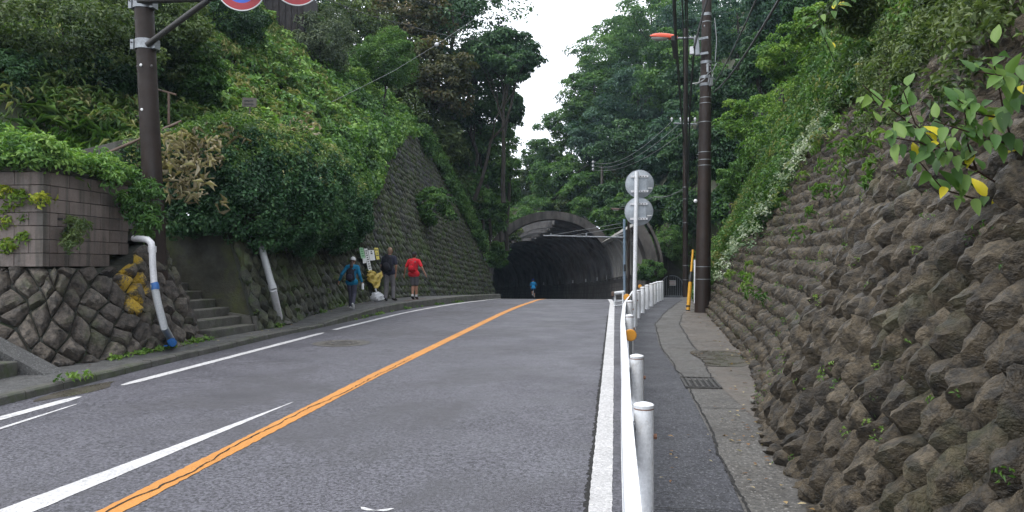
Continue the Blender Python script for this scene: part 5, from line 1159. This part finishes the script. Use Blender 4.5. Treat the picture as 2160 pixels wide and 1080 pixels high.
gp2 = G(592, 684, .09); t = thing('leaning_pipe', gp2, 'grey weathered pipe leaning against the mossy wall under the ivy hedge', 'pipe')
B().tube([W(545, 490, 16.3), W(551, 520, 16.2), W(570, 590, 15.9), W(574, 602, 15.85)], .072, 14).build('upper_pipe', 'pvc_grey', t, True)
B().tube([W(573, 600, 15.85), W(577, 612, 15.8)], .082, 14).build('collar', 'pvc_grey', t, True); B().tube([W(576, 610, 15.8), gp2], .075, 14).build('lower_pipe', 'pvc', t, True)
B().ell(gp2 + Vector((-.03, .05, .02)), (.26, .2, .07), 10, 6).build('footing', 'kerb', t)

# ================================================================== notices, net, bags by the walkers
def board(corners, mat, label, D, name='notice_board', stripes=()):
    p = [Vector(wall_hit(lwall, x, y, 1)[0]) for x, y in corners]; n = Vector((.9, -.25, .3)).normalized(); p = [q + n * .16 for q in p]
    t = thing(name, (sum(p, Vector()) / 4), label, 'notice', 'notices fixed to the mossy wall'); B().prism(p, n * .015).build('panel', mat, t)
    for (a, b_, w0, w1, m) in stripes:
        q = [p[0].lerp(p[1], w0).lerp(p[3].lerp(p[2], w0), a), p[0].lerp(p[1], w1).lerp(p[3].lerp(p[2], w1), a), p[0].lerp(p[1], w1).lerp(p[3].lerp(p[2], w1), b_), p[0].lerp(p[1], w0).lerp(p[3].lerp(p[2], w0), b_)]
        B().add([v + n * .018 for v in q], [(0, 1, 2, 3)]).build('print', m, t)
def lines(n, m, a0=.08, a1=.92, seed=0):
    r_ = random.Random(seed); return [(a0 + (a1 - a0) * i / n, a0 + (a1 - a0) * (i + .5) / n, .15 + r_.uniform(0, .08), .62 + r_.uniform(0, .25), m) for i in range(n)]
board([(749, 526), (757, 526), (762, 548), (753, 549)], 'sign_green', 'small pale green notice fixed to the mossy wall', 25, stripes=lines(4, 'print_green', seed=1))
board([(759, 528), (766, 527.5), (776, 576), (769, 577.5)], 'sign_white', 'long narrow white notice with printed characters on the mossy wall', 25, stripes=lines(9, 'print_dark', seed=2) + [(.93, 1, 0, 1, 'sign_yellow')])
board([(768, 531), (780, 531), (783, 552), (772, 553)], 'sign_white', 'square white notice beside the yellow one on the mossy wall', 25, stripes=[(.08, .2, .35, .6, 'print_dark'), (.25, .4, .3, .65, 'print_dark')])
board([(781, 526), (789, 526), (792, 550), (786, 551)], 'sign_yellow', 'narrow yellow notice with dark figures on the mossy wall', 25, stripes=[(.12, .26, .15, .4, 'print_dark'), (.12, .26, .55, .8, 'print_dark'), (.42, .5, .3, .8, 'print_dark'), (.6, .7, .1, .9, 'print_dark')])
board([(756, 547), (763, 546), (764, 558), (757, 559)], 'sign_white', 'small blank white notice half hidden behind the woman in teal', 25)
# draped yellow net
gv = []; nu, nv = 26, 12
for j in range(nv):
    for i in range(nu):
        a = i / (nu - 1); px = 766 + 40 * a; top = 577 - 3 * math.sin(a * 9) + (3 if a > .85 else 0); dep = 8 + 26 * math.sin(math.pi * min(1, a * 1.15 + .05)) ** .8 * (1 - .25 * (a > .7)); py = top + dep * j / (nv - 1)
        p = wall_hit(lwall, px, py, 1)[0]; gv.append(p + Vector((.9, -.25, .3)) * (.17 + .03 * math.sin(a * 21 + j * .9) + .025 * math.sin(j * 1.7 + a * 6)))
o = B().add(gv, [(j * nu + i, j * nu + i + 1, (j + 1) * nu + i + 1, (j + 1) * nu + i) for j in range(nv - 1) for i in range(nu - 1)]).build('litter_net', 'net', None, True); tag(o, 'yellow net draped on the mossy wall above the rubbish bag', 'net')
sm = o.modifiers.new('thick', 'SOLIDIFY'); sm.thickness = .02
rb_ = ray(795, 634); t_ = 15.
while rb_.x * t_ > lin(LWALL, rb_.y * t_) + .42: t_ += .02
bgp = Vector((rb_.x * t_, rb_.y * t_, pave_z(rb_.x * t_, rb_.y * t_)))
def bag(name, loc, s, label, seed, mat='bag'):
    rg = np.random.default_rng(seed); t = thing(name, loc, label, 'bag'); bb = B().ell(Vector(loc) + Vector((0, 0, s * .42)), (s * .62, s * .5, s * .46), 18, 12, zmin=-.9)
    bb.v = [tuple(np.array(v) + rg.normal(size=3) * s * .05) for v in bb.v]; bb.build('sack', mat, t, True)
    B().tube([Vector(loc) + Vector((0, 0, s * .75)), Vector(loc) + Vector((-.02, 0, s * .95)), Vector(loc) + Vector((-.05, 0, s * 1.2))], [s * .16, s * .05, s * .09], 8).build('knot', mat, t, True)
bag('rubbish_bag', bgp, .34, 'white plastic rubbish bag tied at the neck at the foot of the mossy wall', 1)
o = B().strip([(x, y, pave_z(x, y) + .012) for x, y in ((-6.45, 22.6), (-6.42, 23.4), (-6.36, 24.2), (-6.3, 24.9))], [(x, y, pave_z(x, y) + .012) for x, y in ((-6.38, 22.6), (-6.34, 23.4), (-6.28, 24.2), (-6.25, 24.9))]).build('painted_kerb_mark', 'rust', None); tag(o, kind='structure')
# house on the hill
hc = W(575, 60, 32); t = thing('wooden_house', (hc.x - 1.2, hc.y + 2, hc.z - 1.5), 'dark weathered wooden house at the top of the bamboo grass bank', 'house')
w0, w1 = W(536, 100, 32), W(640, 100, 32); zt2 = w0.z + 3.2
wl = B().prism([(w0.x, w0.y, w0.z - 1), (w1.x, w1.y, w0.z - 1), (w1.x, w1.y, zt2), (w0.x, w0.y, zt2)], (-1, 4, 0)).build('wall', 'wood_dark', t)
for i in range(9):
    p = w0.lerp(w1, i / 8); B().box((p.x, p.y - .02, w0.z + 1.1), (.02, .03, 4.2)).build('batten', 'wood_dark', wl)
B().box((w0.x - .02, w0.y - .05, w0.z + 1.1), (.12, .12, 4.2)).build('corner_post', 'wood_grey', t); B().tube([(w0.x + .12, w0.y - .08, w0.z - .8), (w0.x + .12, w0.y - .08, zt2)], .04, 8).build('downpipe', 'wire_grey', t)
B().prism([(w0.x - .7, w0.y - .6, zt2), (w1.x + .7, w1.y - .6, zt2), (w1.x + .7, w1.y + 1.6, zt2 + 1.6), (w0.x - .7, w0.y + 1.6, zt2 + 1.6)], (0, 0, .12)).build('roof', 'steel_dark', t)
# small wooden sign on the bank
p = W(526, 216, 21.5); t = thing('wooden_sign', p - Vector((0, 0, .6)), 'small weathered wooden sign standing in the bamboo grass', 'sign')
B().box(p, (.4, .03, .26), R(8), 0, R(3)).build('board', 'wood_grey', t); B().cyl(p + Vector((0, .03, .1)), p - Vector((0, -.03, .7)), .025, 6).build('stake', 'wood_grey', t)
for r_ in range(2): B().box(p + Vector((-.01, -.022, .05 - r_ * .1)), (.26, .004, .03), R(8)).build('lettering', 'print_dark', t)
# green cabinet post behind the ivy
p = W(1546, 425, 33); t = thing('green_fence_post', (p.x, p.y, p.z - 1.2), 'dark green metal post among the trees beyond the rough stone wall', 'post'); B().box(p, (.34, .2, 1.4)).build('post', 'steel_dark', t, bevel=.03); B().box(p + Vector((0, 0, .78)), (.44, .3, .1)).build('cap', 'steel_dark', t, bevel=.02)
# small litter on the right pavement
p = G(1588, 850, .02); t = thing('concrete_lump', p, 'small pale lump of concrete at the foot of the rough stone wall', 'lump'); B().ell(p + Vector((0, 0, .025)), (.035, .05, .03), 8, 6).build('lump', 'concrete', t); B().ell(p + Vector((.005, 0, .05)), (.025, .035, .015), 8, 5).build('upper_lump', 'rail_brown', t)
pts = []
for _ in range(150): y = rg.uniform(4, 19); pts.append((lin(RW, y) - abs(rg.normal()) * .25 + .02, y, gbase(y) + .03))
for _ in range(30): y = rg.uniform(3.5, 7); pts.append((rg.uniform(.3, 1.2), y, gbase(y) + .022))
for _ in range(60): y = rg.uniform(8, 26); x = lin(LPAVE, y) + abs(rg.normal()) * .35; pts.append((x, y, pave_z(x, y) + .015))
pts = np.array(pts); stuff('fallen_leaves', leaf_cloud(pts, np.tile([[0, 0, 1.]], (len(pts), 1)), .05, .5, .15, None, rg, fold=.03, droop=.02), 'leaf_litter', 'scattered fallen leaves along both pavements', 'leaves')

# ================================================================== people
def blob(pieces, vox, name, mat, parent, place):
    """closed tapered shapes fused into ONE continuous skin by voxel remeshing"""
    bm_ = B()
    for p in pieces:
        if p[0] == 'e': bm_.ell(p[1], p[2], 16, 12, p[3] if len(p) > 3 else None)
        else:
            _, a, ra, b_, rb, *fl = p; a, b_ = Vector(a), Vector(b_); d = (b_ - a); L = d.length; q = d.to_track_quat('Z', 'Y').to_matrix(); vs = []; n = 14; rows_ = []
            for k in range(5): t_ = math.pi / 2 * (k / 4); rows_.append((-ra * math.cos(t_), ra * math.sin(t_) + 1e-4))
            for k in range(5): t_ = math.pi / 2 * (k / 4); rows_.append((L + rb * math.sin(t_), rb * math.cos(t_) + 1e-4))
            for z, r_ in rows_:
                for j in range(n):
                    o = q @ Vector((r_ * math.cos(2 * math.pi * j / n), r_ * math.sin(2 * math.pi * j / n), z))
                    if fl: o.y *= fl[0]
                    vs.append(a + o)
            fs = [(i * n + j, i * n + (j + 1) % n, (i + 1) * n + (j + 1) % n, (i + 1) * n + j) for i in range(9) for j in range(n)] + [tuple(range(n))[::-1], tuple(9 * n + j for j in range(n))]
            bm_.add(vs, fs)
    me = bpy.data.meshes.new('tmp'); me.from_pydata(bm_.v, [], bm_.f); bmm = bmesh.new(); bmm.from_mesh(me); bmesh.ops.recalc_face_normals(bmm, faces=bmm.faces); bmm.to_mesh(me); bmm.free()
    ob = bpy.data.objects.new('tmp', me); COL.objects.link(ob); md = ob.modifiers.new('r', 'REMESH'); md.mode = 'VOXEL'; md.voxel_size = vox
    sm = ob.modifiers.new('s', 'SMOOTH'); sm.iterations = 3; sm.factor = .5
    dg = bpy.context.evaluated_depsgraph_get(); out = bpy.data.meshes.new_from_object(ob.evaluated_get(dg)); bpy.data.objects.remove(ob)
    out.name = name; out.materials.clear(); out.materials.append(M[mat]); out.transform(place)
    return link(name, out, parent, True)
def lerp3(a, b_, t): return tuple(a[i] + (b_[i] - a[i]) * t for i in range(3))
def person(label, loc, heading, height, J, wear):
    """J: joint positions for a 1.72 m figure (x right, y ahead, z up); wear: clothing pieces"""
    t = thing('person', loc, label, 'person'); s = height / 1.72; place = Matrix.Rotation(heading, 4, 'Z') @ Matrix.Scale(s, 4)
    lean = J.get('lean', 0.); sh = J.get('sh', 1.41)
    def T(p, k=1.): return (p[0], p[1] + lean * max(0, p[2] - .92) / .6 * k, p[2])
    neck, head = T((0, .01, 1.46)), T((J.get('hx', 0), .035 + J.get('hy', 0), 1.605)); hip = {-1: (-.085, 0, .9), 1: (.085, 0, .9)}
    torso = lambda g: [('t', (0, 0, .93), .125 + g, T((0, .0, 1.12)), .115 + g, .72), ('t', T((0, .0, 1.12)), .118 + g, T((0, -.01, 1.33)), .14 + g, .7), ('t', T((-.13, -.01, sh - .02)), .06 + g, T((.13, -.01, sh - .02)), .06 + g)]
    body = torso(0) + [('t', T((0, 0, 1.4)), .058, neck, .054), ('t', neck, .052, head, .05), ('e', head, (.074, .092, .112)), ('e', T((J.get('hx', 0), .1, 1.565)), (.05, .035, .055)), ('e', T((J.get('hx', 0), .128, 1.6)), (.011, .016, .018))]
    for sx in (-1, 1): body.append(('e', T((J.get('hx', 0) + sx * .076, .03, 1.6)), (.01, .018, .03)))
    arms = {}; legs = {}
    for sx, nm in ((-1, 'l'), (1, 'r')):
        S0, E0, H0 = T((sx * .175, -.01, sh - .02)), J['e' + nm], J['h' + nm]; arms[sx] = (S0, E0, H0)
        body += [('t', S0, .05, E0, .038), ('t', E0, .038, H0, .026)]
        d = (Vector(H0) - Vector(E0)).normalized(); side = d.cross(Vector((0, 1, 0))); side = side.normalized() if side.length > .1 else Vector((1, 0, 0)); fw = side.cross(d).normalized()
        pc = Vector(H0) + d * .05; body.append(('t', H0, .026, tuple(pc + d * .035), .03, .8))
        for k, (o, L) in enumerate(((-.027, .062), (-.009, .075), (.009, .07), (.027, .052))):
            r0 = pc + d * .05 + fw * o; m_ = r0 + d * L * .55 + side * .006; body += [('t', tuple(r0), .0095, tuple(m_), .009), ('t', tuple(m_), .009, tuple(m_ + d * L * .45 - side * sx * .018), .0075)]
        th = pc + d * .0 + fw * .032; body.append(('t', tuple(th), .0105, tuple(th + d * .05 + fw * .022), .0085))
        K0, A0, F0 = J['k' + nm], J['a' + nm], J['t' + nm]; legs[sx] = (hip[sx], K0, A0, F0)
        body += [('t', hip[sx], .083, K0, .056), ('t', K0, .055, lerp3(K0, A0, .35), .057), ('t', lerp3(K0, A0, .35), .056, A0, .036), ('t', A0, .036, F0, .03)]
    blob(body, .0105, 'body', wear['skin'], t, place)
    sl = wear['sleeve']; top = torso(.022) + [('t', (-.085, -.005, wear.get('hem', .86) + .06), .128, (.085, -.005, wear.get('hem', .86) + .06), .128, 1.), ('t', (0, 0, .93), .14, (0, 0, 1.02), .14, .8), ('t', T((0, 0, 1.4)), .07, T((0, 0, 1.43)), .066)]
    for sx in (-1, 1):
        S0, E0, H0 = arms[sx]
        if sl <= .5: top.append(('t', S0, .068, lerp3(S0, E0, sl * 2), .058))
        else: top += [('t', S0, .066, E0, .056), ('t', E0, .054, lerp3(E0, H0, (sl - .5) * 2), .042)]
    blob(top, .017, wear['top'][0], wear['top'][1], t, place)
    lg_ = wear['leg']; bot = [('t', (-.045, 0, .9), .1, (.045, 0, .9), .1, .95)]
    for sx in (-1, 1):
        h, k, a, f = legs[sx]
        if lg_ <= .5: bot.append(('t', h, .1, lerp3(h, k, lg_ * 2), .088))
        else: bot += [('t', h, .1, k, .075), ('t', k, .074, lerp3(k, a, (lg_ - .5) * 2), .062)]
    blob(bot, .017, wear['bottom'][0], wear['bottom'][1], t, place)
    for sx in (-1, 1):
        h, k, a, f = legs[sx]; d = Vector(f) - Vector(a)
        blob([('t', a, .046, f, .042), ('t', f, .042, tuple(Vector(f) + d * .45), .034), ('t', tuple(Vector(a) - d * .25 + Vector((0, 0, -.025))), .04, tuple(Vector(f) + Vector((0, 0, -.012))), .036)], .015, 'shoe', wear['shoe'], t, place)
        if wear.get('sock'): blob([('t', a, .043, lerp3(a, k, .2), .047)], .015, 'sock', wear['sock'], t, place)
    hx = head
    if wear.get('hair'): blob([('e', (hx[0], hx[1] - .018, hx[2] + .02), (.083, .092, .105)), ('e', (hx[0], hx[1] - .055, hx[2] - .02), (.07, .05, .08))] + [('t', tuple(Vector(hx) + Vector((0, -.07, -.03))), .045, T((.0, -.11, 1.4)), .06)] * bool(wear.get('long')), .013, 'hair', wear['hair'], t, place)
    if wear.get('cap'):
        c = (hx[0], hx[1] - .008, hx[2] + .035)
        blob([('e', c, (.09, .104, .095)), ('t', (c[0] - .05, c[1] + wear.get('brim', .1), c[2] - .005), .014, (c[0] + .05, c[1] + wear.get('brim', .1), c[2] - .005), .014), ('e', (c[0], c[1] + wear.get('brim', .1) * .75, c[2]), (.075, .07, .016))], .012, 'cap', wear['cap'], t, place)
    return t, place
def backpack(label, loc, place, c, size, mat, pocket, strap, lean=0):
    t = thing('backpack', loc, label, 'backpack'); x, y, z = c; w_, d_, h_ = size
    blob([('t', (x - w_ * .28, y, z - h_ * .3), w_ * .24, (x - w_ * .22, y, z + h_ * .3), w_ * .2, d_ / w_ * 1.5), ('t', (x + w_ * .28, y, z - h_ * .3), w_ * .24, (x + w_ * .22, y, z + h_ * .3), w_ * .2, d_ / w_ * 1.5), ('e', (x, y, z), (w_ * .46, d_ * .5, h_ * .48)), ('t', (x, y, z - h_ * .34), w_ * .3, (x, y, z + h_ * .36), w_ * .26, d_ / w_ * 1.4)], .017, 'pack_body', mat, t, place)
    blob([('e', (x, y - d_ * .45, z - h_ * .16), (w_ * .36, d_ * .26, h_ * .24))], .015, 'front_pocket', pocket, t, place)
    blob([('t', (x, y - d_ * .46, z + h_ * .2), .012, (x, y - d_ * .5, z - .0), .01), ('t', (x - .05, y - d_ * .1, z + h_ * .5), .012, (x + .05, y - d_ * .1, z + h_ * .5), .012)], .008, 'strap', strap, t, place)
    for sx in (-1, 1):
        blob([('t', (x + sx * w_ * .3, y + d_ * .4, z + h_ * .3), .024, (x + sx * .11, y + d_ * .5 + .06, z + h_ * .42), .024), ('t', (x + sx * .11, y + d_ * .5 + .06, z + h_ * .42), .024, (x + sx * .12, y + d_ * .5 + .19, z + h_ * .2), .022)], .012, 'shoulder_strap', strap, t, place)
    return t
def stand(px, py, ptop):
    for dz in (.1,):
        p = G(px, py, dz)
        for _ in range(6): p = G(px, py, pave_z(p.x, p.y) - zr(p.y))
    D_ = p.y / ray(px, py).y; return p, W(px, ptop, D_).z - p.z
# woman in teal
p, h = stand(742, 653, 542); HD = R(4)
J = dict(lean=.08, hy=.02, el=(-.33, -.02, 1.14), hl=(-.44, .1, .95), er=(.26, .0, 1.12), hr=(.31, .1, .9), kl=(-.07, .12, .50), al=(-.06, .1, .09), tl=(-.06, .22, .045), kr=(.08, .02, .5), ar=(.1, -.24, .2), tr=(.1, -.16, .09))
t, pl = person('woman walker in a teal jacket, dark trousers and white cap', p, HD, h, J, dict(skin='skin_pale', top=('jacket', 'teal'), sleeve=.97, hem=.84, bottom=('trousers', 'slate'), leg=.97, shoe='white_cloth', hair='hair', long=True, cap='white_cloth', brim=.1))
backpack('small black backpack on the woman in teal', p, pl, (0, -.19, 1.14), (.30, .16, .42), 'pack_black', 'navy', 'pack_black')
c = Vector(p) + Matrix.Rotation(HD, 3, 'Z') @ Vector((.33, .12, .78)) * (h / 1.72); tb = thing('drink_bottle', c - Vector((0, 0, .1)), 'small pale bottle held by the woman in teal', 'bottle')
B().tube([c - Vector((0, 0, .1)), c + Vector((0, 0, .04)), c + Vector((0, 0, .07))], [.032, .032, .014], 10).build('bottle_body', 'bag', tb, True); B().tube([c + Vector((0, 0, .07)), c + Vector((0, 0, .09))], .016, 8).build('bottle_cap', 'print_red', tb)
# grey-haired man
p, h = stand(821, 635, 522); HD = R(2)
J = dict(lean=.03, hx=.01, el=(-.25, -.04, 1.14), hl=(-.24, .1, .92), er=(.235, -.03, 1.13), hr=(.2, .03, .88), kl=(-.1, .03, .49), al=(-.11, -.05, .09), tl=(-.115, .08, .045), kr=(.1, .1, .5), ar=(.12, .05, .09), tr=(.16, .17, .045))
t, pl = person('man walker in dark shirt and pale grey trousers, bare grey head', p, HD, h, J, dict(skin='skin', top=('shirt', 'navy'), sleeve=.38, hem=.88, bottom=('trousers', 'grey_cloth'), leg=.98, shoe='shoe_dark', hair='hair_grey'))
backpack('large black backpack on the man in grey trousers', p, pl, (-.03, -.2, 1.2), (.36, .2, .6), 'pack_black', 'charcoal', 'pack_black')
# man in red
p, h = stand(873, 632, 531); HD = R(0)
J = dict(lean=.02, el=(-.29, -.04, 1.15), hl=(-.36, .05, .93), er=(.31, -.06, 1.16), hr=(.4, .0, .95), kl=(-.06, .1, .5), al=(-.05, -.02, .1), tl=(-.05, .1, .05), kr=(.07, .08, .5), ar=(.06, .1, .09), tr=(.065, .22, .045))
t, pl = person('man walker in a red T-shirt, grey shorts and dark cap', p, HD, h, J, dict(skin='skin', top=('shirt', 'red_cloth'), sleeve=.4, hem=.86, bottom=('shorts', 'short_grey'), leg=.42, shoe='shoe_dark', sock='white_cloth', hair='hair', cap='charcoal', brim=.1))
backpack('small red backpack on the man in the red T-shirt', p, pl, (-.03, -.19, 1.2), (.27, .16, .42), 'red_bag', 'red_cloth', 'short_grey')
# cyclist beyond the crest
cy = W(1125, 600, 64); cyz = zr(cy.y); cp = Vector((cy.x, cy.y, cyz)); hd = R(8)
bk = thing('bicycle', cp, 'bicycle ridden by the cyclist in blue towards the tunnel', 'bicycle'); rot = Matrix.Rotation(hd, 3, 'Z')
L3 = lambda x, y, z: cp + rot @ Vector((x, y, z))
for yo in (-.52, .52):
    wh = B().tube([L3(0, yo + .335 * math.cos(a), .345 + .335 * math.sin(a)) for a in np.linspace(0, 2 * math.pi, 33)], .016, 6, False).build('wheel', 'black', bk, True)
    bb = B()
    for a in np.linspace(0, 2 * math.pi, 13)[:-1]: bb.tube([L3(0, yo, .345), L3(0, yo + .32 * math.cos(a), .345 + .32 * math.sin(a))], .003, 4)
    bb.build('spokes', 'galv', wh)
for nm, a, b_ in (('frame_tube', (0, -.15, .9), (0, -.05, .3)), ('frame_tube', (0, -.05, .3), (0, .4, .85)), ('frame_tube', (0, -.12, .8), (0, .4, .9)), ('chain_stay', (0, -.05, .3), (0, -.52, .345)), ('seat_stay', (0, -.12, .8), (0, -.52, .345)), ('fork', (0, .4, .9), (0, .52, .345)), ('stem', (0, .4, .85), (0, .42, 1.0))): B().tube([L3(*a), L3(*b_)], .018, 8).build(nm, 'white_paint', bk, True)
B().tube([L3(-.25, .4, 1.0), L3(0, .44, 1.02), L3(.25, .4, 1.0)], .015, 8).build('handlebar', 'black', bk, True); B().ell(L3(0, -.17, .93), (.07, .13, .035), 10, 6).build('saddle', 'black', bk, True)
J = dict(lean=.2, hy=.02, el=(-.26, .2, 1.12), hl=(-.25, .38, .98), er=(.27, .2, 1.12), hr=(.26, .38, .98), kl=(-.1, .26, .72), al=(-.1, .0, .38), tl=(-.1, .12, .34), kr=(.1, .2, .55), ar=(.1, .0, .2), tr=(.1, .12, .16))
t, pl = person('cyclist in a bright blue jersey and black shorts entering the tunnel', cp + rot @ Vector((0, -.13, .06)), hd, 1.68, J, dict(skin='skin_pale', top=('jersey', 'cyan'), sleeve=.4, hem=.9, bottom=('shorts', 'pack_black'), leg=.45, shoe='white_cloth', hair='hair', cap='blue_cloth', brim=.07))

# ================================================================== thin damp air
M['air'] = bpy.data.materials.new('air'); M['air'].use_nodes = True; an = M['air'].node_tree; an.nodes.remove(an.nodes['Principled BSDF'])
pv = an.nodes.new('ShaderNodeVolumePrincipled'); pv.inputs['Color'].default_value = (.62, .80, 1, 1); pv.inputs['Density'].default_value = .00035; pv.inputs['Anisotropy'].default_value = .2
an.links.new(pv.outputs[0], an.nodes['Material Output'].inputs['Volume'])
hz = tag(B().box((0, 90, 18), (1000, 1300, 76)).build('haze', 'air', None), kind='stuff')
SC.cycles.volume_bounces = 0
